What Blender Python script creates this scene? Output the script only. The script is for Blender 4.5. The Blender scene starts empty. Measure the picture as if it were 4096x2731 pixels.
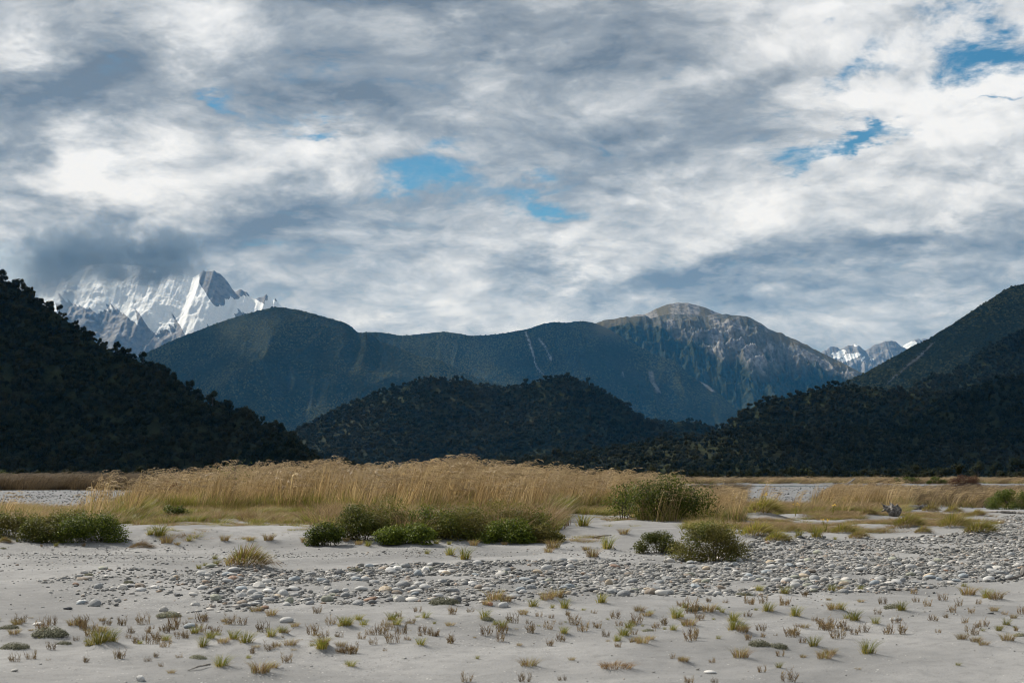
import bpy, math, random
import numpy as np
from mathutils import Vector

random.seed(7)
RNG = np.random.default_rng(7)
scene = bpy.context.scene
COL = scene.collection
R = math.radians

# ------------------------------------------------------------------ camera
CAM_H = 1.3
F_PX = 5689.0                      # 50 mm on a 36 mm sensor, in pixels of the 4096 px wide photograph
PITCH = math.atan((1900 - 1365.5) / F_PX)
cam_data = bpy.data.cameras.new('camera')
cam_data.lens = 50.0
cam_data.sensor_width = 36.0
cam_data.clip_start = 0.1
cam_data.clip_end = 80000.0
cam_data.dof.use_dof = True
cam_data.dof.focus_distance = 100.0
cam_data.dof.aperture_fstop = 5.6
cam = bpy.data.objects.new('camera', cam_data)
cam.location = (0, 0, CAM_H)
cam.rotation_euler = (R(90) + PITCH, 0, 0)
COL.objects.link(cam)
scene.camera = cam

# ------------------------------------------------------------------ render
scene.render.engine = 'CYCLES'
scene.cycles.use_denoising = True
scene.cycles.pixel_filter_type = 'BLACKMAN_HARRIS'
scene.cycles.filter_width = 1.0
scene.cycles.max_bounces = 6
scene.cycles.diffuse_bounces = 2
scene.cycles.glossy_bounces = 2
scene.cycles.transmission_bounces = 3
scene.cycles.transparent_max_bounces = 8
scene.cycles.volume_bounces = 1
scene.cycles.sample_clamp_indirect = 4.0
scene.cycles.use_adaptive_sampling = True
scene.cycles.adaptive_threshold = 0.006
vs = scene.view_settings
scene.display_settings.display_device = 'sRGB'
vs.view_transform = 'Standard'
vs.look = 'None'
vs.gamma = 1.0
vs.use_curve_mapping = False
vs.exposure = 0.4

# ------------------------------------------------------------------ sun
SUN_AZ = -52.0      # degrees, measured from straight ahead (+Y), negative to the left
SUN_EL = 43.0
sun_dir = Vector((math.sin(R(SUN_AZ)) * math.cos(R(SUN_EL)), math.cos(R(SUN_AZ)) * math.cos(R(SUN_EL)), math.sin(R(SUN_EL))))
sun_data = bpy.data.lights.new('sun', 'SUN')
sun_data.energy = 5.0
sun_data.angle = R(0.6)
sun_data.color = (1.0, 0.945, 0.86)
sun = bpy.data.objects.new('sun', sun_data)
sun.rotation_euler = sun_dir.to_track_quat('Z', 'Y').to_euler()
sun.location = (0, 0, 50)
COL.objects.link(sun)


# ------------------------------------------------------------------ node helpers
class NT:
    """small wrapper that makes node graphs short to write"""
    def __init__(self, tree):
        self.t = tree
        self.n = tree.nodes
        self.l = tree.links

    def new(self, typ, **kw):
        nd = self.n.new(typ)
        for k, v in kw.items():
            setattr(nd, k, v)
        return nd

    def put(self, sock, v):
        if isinstance(v, bpy.types.NodeSocket):
            self.l.new(v, sock)
        elif v is not None:
            if hasattr(sock, 'default_value'):
                dv = sock.default_value
                if hasattr(dv, '__len__') and not hasattr(v, '__len__'):
                    v = (v,) * len(dv)
                elif hasattr(dv, '__len__') and len(dv) == 4 and len(v) == 3:
                    v = (*v, 1.0)
                sock.default_value = v

    def m(self, op, a, b=None, c=None, clamp=False):
        nd = self.new('ShaderNodeMath', operation=op, use_clamp=clamp)
        for i, v in enumerate((a, b, c)):
            if v is not None:
                self.put(nd.inputs[i], v)
        return nd.outputs[0]

    def vm(self, op, a, b=None, scale=None):
        nd = self.new('ShaderNodeVectorMath', operation=op)
        self.put(nd.inputs[0], a)
        if b is not None:
            self.put(nd.inputs[1], b)
        if scale is not None:
            self.put(nd.inputs['Scale'], scale)
        return nd.outputs[1] if op in ('LENGTH', 'DOT_PRODUCT') else nd.outputs[0]

    def xyz(self, x, y, z):
        nd = self.new('ShaderNodeCombineXYZ')
        for i, v in enumerate((x, y, z)):
            self.put(nd.inputs[i], v)
        return nd.outputs[0]

    def sep(self, v):
        nd = self.new('ShaderNodeSeparateXYZ')
        self.l.new(v, nd.inputs[0])
        return nd.outputs

    def noise(self, vec, scale, detail=4, rough=0.55, lac=2.0, dist=0.0, color=False):
        nd = self.new('ShaderNodeTexNoise', noise_dimensions='3D')
        if vec is not None:
            self.l.new(vec, nd.inputs['Vector'])
        self.put(nd.inputs['Scale'], scale)
        self.put(nd.inputs['Detail'], detail)
        self.put(nd.inputs['Roughness'], rough)
        self.put(nd.inputs['Lacunarity'], lac)
        self.put(nd.inputs['Distortion'], dist)
        return nd.outputs['Color'] if color else nd.outputs[0]

    def step(self, v, lo, hi, smooth=True):
        nd = self.new('ShaderNodeMapRange', interpolation_type='SMOOTHSTEP' if smooth else 'LINEAR')
        nd.clamp = True
        self.put(nd.inputs['Value'], v)
        self.put(nd.inputs['From Min'], lo)
        self.put(nd.inputs['From Max'], hi)
        return nd.outputs[0]

    def mix(self, f, a, b, mode='MIX'):
        nd = self.new('ShaderNodeMix', data_type='RGBA', blend_type=mode)
        self.put(nd.inputs[0], f)
        self.put(nd.inputs[6], a)
        self.put(nd.inputs[7], b)
        return nd.outputs[2]

    def ramp(self, f, stops):
        nd = self.new('ShaderNodeValToRGB')
        cr = nd.color_ramp
        while len(cr.elements) < len(stops):
            cr.elements.new(0.5)
        for el, (p, c) in zip(cr.elements, stops):
            el.position = p
            el.color = (*c, 1.0)
        self.put(nd.inputs[0], f)
        return nd.outputs[0]


# ------------------------------------------------------------------ pixel <-> world helpers (used to find where things stand)
CP, SP = math.cos(PITCH), math.sin(PITCH)


def ray(u, v):
    x = (np.asarray(u, float) - 2048) / F_PX
    w = (1365.5 - np.asarray(v, float)) / F_PX
    return x, CP - w * SP, SP + w * CP


def ang(u, v):
    x, y, z = ray(u, v)
    return math.atan2(x, y), math.atan2(z, math.hypot(x, y))


# ------------------------------------------------------------------ world: blue sky under a broken deck of cumulus
world = bpy.data.worlds.new('World')
scene.world = world
world.use_nodes = True
wt = NT(world.node_tree)
wt.n.clear()
sky = wt.new('ShaderNodeTexSky', sky_type='NISHITA')
sky.sun_disc = False
sky.sun_elevation = R(SUN_EL)
sky.sun_rotation = R(SUN_AZ)
sky.altitude = 200
sky.air_density = 1.0
sky.dust_density = 0.3
sky.ozone_density = 2.5
geo = wt.new('ShaderNodeTexCoord')
D = wt.vm('NORMALIZE', geo.outputs['Generated'])
dx, dy, dz = wt.sep(D)
az = wt.m('ARCTAN2', dx, dy)
el = wt.m('ARCSINE', dz)
AE = wt.xyz(az, el, 0.0)
zz = wt.m('ADD', wt.m('MAXIMUM', dz, -0.02), 0.35)
P0 = wt.xyz(wt.m('DIVIDE', dx, zz), wt.m('DIVIDE', dy, zz), wt.m('MULTIPLY', el, 2.2))
# gentle shear: the cloud streets climb towards the right
warp = wt.vm('SCALE', wt.vm('SUBTRACT', wt.noise(P0, 3.6, 3, 0.5, color=True), (0.5, 0.5, 0.5)), scale=0.14)
P1 = wt.vm('ADD', P0, warp)


def blob(cx, cy, rx, ry, rot=0.0):
    """soft elliptical cloud mass given in 2352 px photograph coordinates, turned into azimuth / elevation"""
    a, e = ang(cx * 1.7415, cy * 1.7415)
    mp = wt.new('ShaderNodeMapping', vector_type='TEXTURE')
    mp.inputs['Location'].default_value = (a, e, 0)
    mp.inputs['Rotation'].default_value = (0, 0, R(rot))
    mp.inputs['Scale'].default_value = (rx * 1.7415 / F_PX, ry * 1.7415 / F_PX, 1)
    wt.l.new(AEw, mp.inputs['Vector'])
    g = wt.new('ShaderNodeTexGradient', gradient_type='QUADRATIC_SPHERE')
    wt.l.new(mp.outputs[0], g.inputs[0])
    return g.outputs[1]


AEw = wt.vm('ADD', AE, wt.vm('SCALE', wt.vm('SUBTRACT', wt.noise(P0, 7.0, 5, 0.6, color=True), (0.5, 0.5, 0.5)), scale=0.11))


def total(items):
    acc = None
    for it in items:
        k = it[-1]
        v = wt.m('MULTIPLY', blob(*it[:-1]), k)
        acc = v if acc is None else wt.m('ADD', acc, v)
    return acc


thick_bias = total([
    # dark, thick cloud
    (130, 210, 560, 230, 8, 1.3), (20, 330, 260, 150, 20, 0.7), (1000, 20, 700, 200, 0, 1.25), (1480, 70, 460, 180, 12, 0.75),
    (780, 225, 470, 130, 0, 1.0), (300, 600, 520, 190, 10, 1.5), (640, 480, 330, 130, 0, 1.0), (1490, 340, 460, 150, 15, 0.95),
    (2080, 555, 620, 105, 6, 1.3), (1600, 640, 640, 85, 4, 0.9), (1250, 660, 460, 90, 0, 0.45), (2200, 680, 460, 90, 6, 0.5),
    (1750, 200, 360, 110, 18, 0.55), (1950, 420, 300, 80, 15, 0.4),
    # bright, sunlit masses
    (230, 400, 440, 230, 0, -1.25), (700, 330, 330, 130, 0, -0.8), (1130, 105, 300, 110, 0, -0.6), (2150, 250, 420, 140, 10, -0.7),
    (1350, 560, 420, 160, 0, -0.45), (450, 60, 300, 140, 0, -0.9), (1750, 480, 420, 120, 10, -0.55), (950, 690, 260, 90, 0, -0.45),
    (60, 70, 220, 80, 0, -0.8), (2180, 430, 260, 110, 0, -0.4), (1050, 250, 260, 100, 20, -0.5),
])
gap_bias = total([
    (2290, 118, 350, 160, -6, 1.5), (1950, 165, 170, 110, 20, 1.05), (1965, 330, 280, 62, 13, 1.35), (1020, 380, 180, 130, 35, 0.72),
    (905, 440, 190, 80, 10, 0.62), (1240, 460, 240, 95, -8, 0.9), (450, 215, 150, 50, 0, 0.62), (705, 290, 180, 40, 0, 0.8),
    (2330, 265, 120, 45, 0, 0.9), (1880, 95, 120, 50, 0, 0.6),
])
up = (-0.015, -0.030, 0.03)          # small step towards the sun and the cloud tops, for lit and shaded sides of the billows


def billow(vec):
    v = wt.new('ShaderNodeTexVoronoi', feature='F1', voronoi_dimensions='3D')
    wt.l.new(vec, v.inputs['Vector'])
    v.inputs['Scale'].default_value = 6.6
    v.inputs['Detail'].default_value = 3.0
    v.inputs['Roughness'].default_value = 0.55
    v.inputs['Lacunarity'].default_value = 2.1
    v.normalize = True
    return v.outputs['Distance']


fine = wt.noise(P1, 8.0, 9, 0.70)
P2 = wt.vm('ADD', P1, wt.vm('SCALE', wt.vm('SUBTRACT', wt.noise(P1, 24.0, 4, 0.65, color=True), (0.5, 0.5, 0.5)), scale=0.05))
v1 = billow(P2)
v2 = billow(wt.vm('ADD', P2, up))
n3 = wt.noise(wt.vm('ADD', P1, (7.3, 2.1, 0.4)), 1.8, 5, 0.55)
relief = wt.m('SUBTRACT', v1, v2)
puff = wt.m('SUBTRACT', v1, 0.28)            # low in the middle of a billow, high in the creases
T = wt.m('ADD', wt.m('MULTIPLY', wt.m('SUBTRACT', n3, 0.5), 1.7), wt.m('ADD', wt.m('MULTIPLY', thick_bias, 0.66), 0.40))
T = wt.m('ADD', T, wt.m('MULTIPLY', wt.m('SUBTRACT', fine, 0.5), 1.3))
T = wt.m('ADD', T, wt.m('ADD', wt.m('MULTIPLY', puff, 0.85), wt.m('MULTIPLY', relief, 1.5)))
T = wt.m('ADD', T, wt.m('MULTIPLY', wt.step(el, 0.17, 0.02), 0.15))          # seen edge on, the deck is greyer low down
cloud_col = wt.ramp(wt.m('ADD', wt.m('MULTIPLY', T, 0.74), 0.10), [(0.0, (0.90, 0.915, 0.935)), (0.22, (0.73, 0.755, 0.785)), (0.45, (0.49, 0.525, 0.565)), (0.68, (0.31, 0.35, 0.395)), (1.0, (0.165, 0.205, 0.255))])
edge = wt.m('ADD', gap_bias, wt.m('ADD', wt.m('MULTIPLY', wt.m('SUBTRACT', fine, 0.5), 2.2), wt.m('ADD', wt.m('MULTIPLY', wt.m('SUBTRACT', n3, 0.5), 0.6), wt.m('MULTIPLY', puff, 0.5))))
gap = wt.step(edge, 0.20, 0.95)
SKY_STRENGTH = 0.075
hs = wt.new('ShaderNodeHueSaturation')
hs.inputs['Saturation'].default_value = 1.35
hs.inputs['Hue'].default_value = 0.487
hs.inputs['Value'].default_value = SKY_STRENGTH
wt.l.new(sky.outputs[0], hs.inputs['Color'])
final = wt.mix(gap, cloud_col, hs.outputs[0])
# below the horizon the dome only shows the dull ground colour
ground_mix = wt.step(dz, -0.03, 0.0)
final = wt.mix(ground_mix, (0.12, 0.13, 0.13), final)
bg = wt.new('ShaderNodeBackground')
wt.l.new(final, bg.inputs[0])
bg.inputs[1].default_value = 0.76
out = wt.new('ShaderNodeOutputWorld')
wt.l.new(bg.outputs[0], out.inputs[0])
world.cycles.sampling_method = 'MANUAL'
world.cycles.sample_map_resolution = 512


# ------------------------------------------------------------------ numpy noise
def _h(ix, iy, s):
    h = (ix.astype(np.int64) * 374761393 + iy.astype(np.int64) * 668265263 + s * 974634777) & 0xffffffff
    h = ((h ^ (h >> 13)) * 1274126177) & 0xffffffff
    return ((h ^ (h >> 16)) & 0xffffff) / float(0xffffff)


def vnoise(x, y, s=0):
    x, y = np.broadcast_arrays(np.asarray(x, float), np.asarray(y, float))
    ix, iy = np.floor(x), np.floor(y)
    fx, fy = x - ix, y - iy
    fx = fx * fx * fx * (fx * (fx * 6 - 15) + 10)
    fy = fy * fy * fy * (fy * (fy * 6 - 15) + 10)
    a, b = _h(ix, iy, s), _h(ix + 1, iy, s)
    c, d = _h(ix, iy + 1, s), _h(ix + 1, iy + 1, s)
    return (a + (b - a) * fx) * (1 - fy) + (c + (d - c) * fx) * fy


def fbm(x, y, o=4, s=0, g=0.5):
    t, amp, tot = 0, 1.0, 0
    x, y = np.asarray(x, float), np.asarray(y, float)
    for k in range(o):
        t = t + amp * vnoise(x * 2 ** k + 17.3 * k, y * 2 ** k - 9.1 * k, s + k)
        tot += amp
        amp *= g
    return t / tot - 0.5


def ridged(x, y, o=4, s=0, g=0.5):
    t, amp, tot = 0, 1.0, 0
    x, y = np.asarray(x, float), np.asarray(y, float)
    for k in range(o):
        t = t + amp * (1 - np.abs(2 * vnoise(x * 2 ** k + 5.3 * k, y * 2 ** k + 3.7 * k, s + k) - 1)) ** 1.5
        tot += amp
        amp *= g
    return t / tot


def sstep(v, a, b):
    t = np.clip((v - a) / (b - a), 0, 1)
    return t * t * (3 - 2 * t)


# ------------------------------------------------------------------ object helpers
def tag(o, label=None, cat=None, group=None, kind=None):
    for k, v in (('label', label), ('category', cat), ('group', group), ('kind', kind)):
        if v:
            o[k] = v
    return o


def grid_mesh(name, P, smooth=True):
    """P: (rows, cols, 3) array -> quad mesh"""
    r, c, _ = P.shape
    me = bpy.data.meshes.new(name)
    idx = np.arange(r * c).reshape(r, c)
    f = np.stack([idx[:-1, :-1], idx[:-1, 1:], idx[1:, 1:], idx[1:, :-1]], -1).reshape(-1, 4)
    me.vertices.add(r * c)
    me.vertices.foreach_set('co', P.reshape(-1).astype(np.float32))
    n = len(f)
    me.loops.add(n * 4)
    me.loops.foreach_set('vertex_index', f.reshape(-1).astype(np.int32))
    me.polygons.add(n)
    me.polygons.foreach_set('loop_start', (np.arange(n) * 4).astype(np.int32))
    me.polygons.foreach_set('use_smooth', np.full(n, smooth))
    me.update(calc_edges=True)
    return me


def put_attr(me, name, vals):
    a = me.attributes.new(name, 'FLOAT', 'POINT')
    a.data.foreach_set('value', np.asarray(vals, np.float32).reshape(-1))


def link(name, me, mats=(), parent=None):
    for m in mats:
        if m.name not in [x.name for x in me.materials if x]:
            me.materials.append(m)
    o = bpy.data.objects.new(name, me)
    COL.objects.link(o)
    if parent:
        o.parent = parent
    return o


class MB:
    """mesh builder: vertices, faces, a tone per vertex and a material index per face"""
    def __init__(self):
        self.v, self.f, self.t, self.mi = [], [], [], []

    def add(self, vs_, fs, tone=0.5, mat=0):
        o = len(self.v)
        self.v.extend(vs_)
        self.t.extend(tone if hasattr(tone, '__len__') else [tone] * len(vs_))
        self.f.extend([tuple(i + o for i in f) for f in fs])
        self.mi.extend([mat] * len(fs))

    def ribbon(self, pts, w0, w1, side, tone=0.5, mat=0):
        n = len(pts)
        vs_, fs = [], []
        for i, p in enumerate(pts):
            w = (w0 + (w1 - w0) * i / (n - 1)) * 0.5
            vs_.append((p[0] - side[0] * w, p[1] - side[1] * w, p[2] - side[2] * w))
            vs_.append((p[0] + side[0] * w, p[1] + side[1] * w, p[2] + side[2] * w))
        for i in range(n - 1):
            fs.append((2 * i, 2 * i + 1, 2 * i + 3, 2 * i + 2))
        self.add(vs_, fs, tone, mat)

    def tube(self, pts, rads, sides=5, tone=0.5, mat=0):
        n = len(pts)
        vs_, fs = [], []
        for i, p in enumerate(pts):
            a = Vector(pts[max(i - 1, 0)])
            b = Vector(pts[min(i + 1, n - 1)])
            d = (b - a).normalized()
            u = d.orthogonal().normalized()
            w = d.cross(u)
            for k in range(sides):
                q = Vector(p) + (u * math.cos(2 * math.pi * k / sides) + w * math.sin(2 * math.pi * k / sides)) * rads[i]
                vs_.append(tuple(q))
        for i in range(n - 1):
            for k in range(sides):
                k2 = (k + 1) % sides
                fs.append((i * sides + k, i * sides + k2, (i + 1) * sides + k2, (i + 1) * sides + k))
        fs.append(tuple(range(sides))[::-1])
        fs.append(tuple((n - 1) * sides + k for k in range(sides)))
        self.add(vs_, fs, tone, mat)

    def leaf(self, c, nrm, size, asp=0.6, tone=0.5, mat=0, rng=random):
        nv = Vector(nrm).normalized()
        a = nv.orthogonal().normalized()
        b = nv.cross(a)
        th = rng.random() * 6.283
        d = a * math.cos(th) + b * math.sin(th)
        e = nv.cross(d)
        c = Vector(c)
        s = size * 0.5
        self.add([tuple(c - d * s), tuple(c + e * s * asp - nv * s * 0.12), tuple(c + d * s), tuple(c - e * s * asp - nv * s * 0.12)], [(0, 1, 2, 3)], tone, mat)

    def mesh(self, name, mats=(), smooth=False):
        me = bpy.data.meshes.new(name)
        me.from_pydata(self.v, [], self.f)
        for m in mats:
            me.materials.append(m)
        put_attr(me, 'tone', self.t)
        me.polygons.foreach_set('material_index', self.mi)
        me.polygons.foreach_set('use_smooth', [smooth] * len(self.f))
        me.update()
        return me


def scatter(name, pts, rots, scl, idx, protos, kind='stuff'):
    """one object whose points carry instances of the prototype meshes"""
    me = bpy.data.meshes.new(name)
    me.vertices.add(len(pts))
    me.vertices.foreach_set('co', np.asarray(pts, np.float32).reshape(-1))
    a = me.attributes.new('rot', 'FLOAT_VECTOR', 'POINT')
    a.data.foreach_set('vector', np.asarray(rots, np.float32).reshape(-1))
    a = me.attributes.new('scl', 'FLOAT_VECTOR', 'POINT')
    scl = np.asarray(scl, np.float32)
    if scl.ndim == 1:
        scl = np.repeat(scl[:, None], 3, 1)
    a.data.foreach_set('vector', scl.reshape(-1))
    a = me.attributes.new('pick', 'INT', 'POINT')
    a.data.foreach_set('value', np.asarray(idx, np.int32))
    o = bpy.data.objects.new(name, me)
    COL.objects.link(o)
    o['kind'] = kind
    c = bpy.data.collections.new(name + '_kinds')       # not linked to the scene: only a source for the instances
    for k, p in enumerate(protos):
        po = bpy.data.objects.new('%s_kind_%02d' % (name, k), p)
        c.objects.link(po)
    ng = bpy.data.node_groups.new(name + '_scatter', 'GeometryNodeTree')
    ng.interface.new_socket('Geometry', in_out='INPUT', socket_type='NodeSocketGeometry')
    ng.interface.new_socket('Geometry', in_out='OUTPUT', socket_type='NodeSocketGeometry')
    gi, go = ng.nodes.new('NodeGroupInput'), ng.nodes.new('NodeGroupOutput')
    ci = ng.nodes.new('GeometryNodeCollectionInfo')
    ci.inputs['Collection'].default_value = c
    ci.inputs['Separate Children'].default_value = True
    ci.inputs['Reset Children'].default_value = True
    ip = ng.nodes.new('GeometryNodeInstanceOnPoints')
    ip.inputs['Pick Instance'].default_value = True

    def attr(nm, typ):
        nd = ng.nodes.new('GeometryNodeInputNamedAttribute')
        nd.data_type = typ
        nd.inputs['Name'].default_value = nm
        return nd.outputs[0]
    e2r = ng.nodes.new('FunctionNodeEulerToRotation')
    ng.links.new(attr('rot', 'FLOAT_VECTOR'), e2r.inputs[0])
    ng.links.new(gi.outputs[0], ip.inputs['Points'])
    ng.links.new(ci.outputs[0], ip.inputs['Instance'])
    ng.links.new(attr('pick', 'INT'), ip.inputs['Instance Index'])
    ng.links.new(e2r.outputs[0], ip.inputs['Rotation'])
    ng.links.new(attr('scl', 'FLOAT_VECTOR'), ip.inputs['Scale'])
    ng.links.new(ip.outputs[0], go.inputs[0])
    md = o.modifiers.new('scatter', 'NODES')
    md.node_group = ng
    return o


# ------------------------------------------------------------------ materials
def new_mat(name):
    m = bpy.data.materials.new(name)
    m.use_nodes = True
    t = NT(m.node_tree)
    b = m.node_tree.nodes['Principled BSDF']
    return m, t, b


def plant_mat(name, a, b_, dry=None, transl=0.35, rough=0.6, spec=0.3, patch=0.5, patch_scale=0.8, vary=0.55):
    """foliage: tone per leaf mixes two colours, a slow patch noise and a per-plant random shift them; some light passes through"""
    m, t, b = new_mat(name)
    at = t.new('ShaderNodeAttribute', attribute_name='tone')
    info = t.new('ShaderNodeObjectInfo')
    pos = t.new('ShaderNodeNewGeometry')
    pn = t.noise(pos.outputs['Position'], patch_scale, 3)
    col = t.mix(at.outputs['Fac'], a, b_)
    if dry is not None:  # patch colour: dry growth, but painted sunlit areas on the far forest
        col = t.mix(t.m('MULTIPLY', t.step(t.m('ADD', pn, t.m('MULTIPLY', t.m('SUBTRACT', info.outputs['Random'], 0.5), 0.25)), 0.42, 0.62), patch), col, dry)
    val = t.m('ADD', 1.0 - 0.5 * vary, t.m('MULTIPLY', info.outputs['Random'], vary))
    col = t.mix(1.0, col, t.xyz(val, val, val), 'MULTIPLY')
    t.put(b.inputs['Base Color'], col)
    b.inputs['Roughness'].default_value = rough
    b.inputs['Specular IOR Level'].default_value = spec
    if transl > 0:
        tr = t.new('ShaderNodeBsdfTranslucent')
        t.put(tr.inputs[0], col)
        mx = t.new('ShaderNodeMixShader')
        mx.inputs[0].default_value = transl
        t.l.new(b.outputs[0], mx.inputs[1])
        t.l.new(tr.outputs[0], mx.inputs[2])
        t.l.new(mx.outputs[0], m.node_tree.nodes['Material Output'].inputs[0])
    return m


def stone_mat(name, use_color, gain=1.0):
    m, t, b = new_mat(name)
    info = t.new('ShaderNodeObjectInfo')
    tc = t.new('ShaderNodeTexCoord')
    if use_color:
        base = info.outputs['Color']
    else:
        base = t.ramp(info.outputs['Random'], [(0.0, (0.06, 0.063, 0.063)), (0.2, (0.11, 0.113, 0.11)), (0.38, (0.165, 0.168, 0.165)), (0.55, (0.24, 0.24, 0.23)),
                                               (0.68, (0.18, 0.17, 0.15)), (0.8, (0.33, 0.325, 0.31)), (0.92, (0.50, 0.49, 0.465)), (0.97, (0.26, 0.18, 0.12)), (1.0, (0.15, 0.158, 0.165))])
    if gain != 1.0:
        base = t.mix(1.0, base, (gain, gain, gain * 1.06), 'MULTIPLY')
    off = t.vm('ADD', tc.outputs['Object'], t.xyz(t.m('MULTIPLY', info.outputs['Random'], 37.0), 0.0, 0.0))
    n = t.noise(off, 2.6, 5, 0.65)
    col = t.mix(t.m('MULTIPLY', t.step(n, 0.35, 0.75), 0.55), base, t.mix(1.0, base, (0.55, 0.55, 0.56), 'MULTIPLY'))
    sp = t.noise(off, 9.0, 4, 0.7)
    col = t.mix(t.m('MULTIPLY', t.step(sp, 0.57, 0.70), 0.4), col, (0.46 * gain, 0.45 * gain, 0.43 * gain))
    vein = t.new('ShaderNodeTexWave', wave_type='BANDS', bands_direction='DIAGONAL')
    t.l.new(off, vein.inputs['Vector'])
    vein.inputs['Scale'].default_value = 1.3
    vein.inputs['Distortion'].default_value = 6.0
    vein.inputs['Detail'].default_value = 3.0
    col = t.mix(t.m('MULTIPLY', t.step(vein.outputs['Fac'], 0.80, 1.0), 0.25), col, (0.5 * gain, 0.49 * gain, 0.47 * gain))
    t.put(b.inputs['Base Color'], col)
    b.inputs['Roughness'].default_value = 0.78
    b.inputs['Specular IOR Level'].default_value = 0.3
    bp = t.new('ShaderNodeBump')
    bp.inputs['Strength'].default_value = 0.35
    bp.inputs['Distance'].default_value = 0.01
    t.l.new(sp, bp.inputs['Height'])
    t.l.new(bp.outputs[0], b.inputs['Normal'])
    return m


def flat_mat(name, c1, c2, scale=4.0, rough=0.8, coord='Object', bump=0.3, spec=0.25):
    m, t, b = new_mat(name)
    tc = t.new('ShaderNodeTexCoord')
    n = t.noise(tc.outputs[coord], scale, 6, 0.65)
    t.put(b.inputs['Base Color'], t.mix(t.step(n, 0.3, 0.7), c1, c2))
    b.inputs['Roughness'].default_value = rough
    b.inputs['Specular IOR Level'].default_value = spec
    bp = t.new('ShaderNodeBump')
    bp.inputs['Strength'].default_value = bump
    bp.inputs['Distance'].default_value = 0.02
    t.l.new(n, bp.inputs['Height'])
    t.l.new(bp.outputs[0], b.inputs['Normal'])
    return m


def sand_mat():
    m, t, b = new_mat('river_sand')
    g = t.new('ShaderNodeNewGeometry')
    p = g.outputs['Position']
    big = t.noise(p, 0.35, 4, 0.55)
    mid = t.noise(p, 6.0, 5, 0.65)
    grit = t.noise(p, 70.0, 4, 0.75)
    col = t.mix(t.step(big, 0.35, 0.68), (0.150, 0.152, 0.153), (0.245, 0.246, 0.245))
    col = t.mix(t.m('MULTIPLY', t.step(mid, 0.45, 0.75), 0.5), col, (0.115, 0.116, 0.116))
    col = t.mix(t.m('MULTIPLY', t.step(grit, 0.64, 0.74), 0.35), col, (0.52, 0.51, 0.49))
    col = t.mix(t.m('MULTIPLY', t.step(grit, 0.44, 0.34), 0.7), col, (0.075, 0.076, 0.078))
    # coarse grit and small gravel, in drifts
    v = t.new('ShaderNodeTexVoronoi', feature='F1')
    t.l.new(p, v.inputs['Vector'])
    v.inputs['Scale'].default_value = 42.0
    gr = t.new('ShaderNodeAttribute', attribute_name='gravel')
    rnd = t.sep(v.outputs['Color'])[0]
    rnd2 = t.sep(v.outputs['Color'])[1]
    peb = t.ramp(rnd2, [(0.0, (0.08, 0.083, 0.087)), (0.35, (0.16, 0.16, 0.157)), (0.7, (0.27, 0.265, 0.255)), (1.0, (0.42, 0.415, 0.40))])
    pm = t.m('MULTIPLY', t.step(t.m('ADD', rnd, gr.outputs['Fac']), 0.95, 1.02), t.step(v.outputs['Distance'], 0.42, 0.28))
    col = t.mix(pm, col, peb)
    # far river bed: grey shingle
    far = t.step(t.sep(p)[1], 42.0, 70.0)
    v2 = t.new('ShaderNodeTexVoronoi', feature='F1')
    t.l.new(p, v2.inputs['Vector'])
    v2.inputs['Scale'].default_value = 4.0
    sh = t.ramp(t.sep(v2.outputs['Color'])[1], [(0.0, (0.085, 0.092, 0.10)), (0.5, (0.125, 0.132, 0.14)), (1.0, (0.19, 0.195, 0.20))])
    col = t.mix(t.m('MULTIPLY', far, 0.85), col, sh)
    # the valley floor beyond the river is covered with rough grass
    land = t.step(t.sep(p)[1], 300.0, 340.0)
    col = t.mix(land, col, t.mix(mid, (0.06, 0.05, 0.025), (0.11, 0.085, 0.042)))
    t.put(b.inputs['Base Color'], col)
    b.inputs['Roughness'].default_value = 0.9
    b.inputs['Specular IOR Level'].default_value = 0.15
    hgt = t.m('ADD', t.m('MULTIPLY', grit, 0.35), t.m('ADD', t.m('MULTIPLY', mid, 1.0), t.m('MULTIPLY', pm, 0.6)))
    bp = t.new('ShaderNodeBump')
    bp.inputs['Strength'].default_value = 0.55
    bp.inputs['Distance'].default_value = 0.02
    t.l.new(hgt, bp.inputs['Height'])
    t.l.new(bp.outputs[0], b.inputs['Normal'])
    return m


M_STRAW = plant_mat('dry_straw', (0.165, 0.107, 0.042), (0.60, 0.455, 0.235), (0.19, 0.125, 0.055), 0.42, 0.5, 0.4, 0.55, 0.9)
M_GREENBLADE = plant_mat('green_blades', (0.06, 0.085, 0.008), (0.27, 0.275, 0.036), (0.25, 0.18, 0.065), 0.42, 0.5, 0.4, 0.28, 0.5)
M_TUFT = plant_mat('tuft_blades', (0.095, 0.125, 0.010), (0.40, 0.31, 0.075), None, 0.40, 0.5, 0.35)
M_DEAD = plant_mat('dead_blades', (0.15, 0.095, 0.05), (0.36, 0.26, 0.14), None, 0.30, 0.7, 0.2)
M_SPRIG = plant_mat('sprig_twigs', (0.15, 0.085, 0.045), (0.34, 0.25, 0.11), None, 0.15, 0.75, 0.2)
M_CUSHION = plant_mat('grey_cushion', (0.085, 0.088, 0.055), (0.27, 0.27, 0.19), None, 0.25, 0.8, 0.15)
M_LEAF = plant_mat('shrub_leaves', (0.022, 0.042, 0.004), (0.155, 0.19, 0.018), None, 0.34, 0.55, 0.2)
M_FARGRASS_SHADED = plant_mat('far_brown_shaded_grass', (0.050, 0.034, 0.018), (0.20, 0.14, 0.07), (0.075, 0.055, 0.03), 0.3, 0.7, 0.2, 0.6, 0.12)  # dead brown grass, its colours darkened further for cloud shadow on the flats
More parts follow.
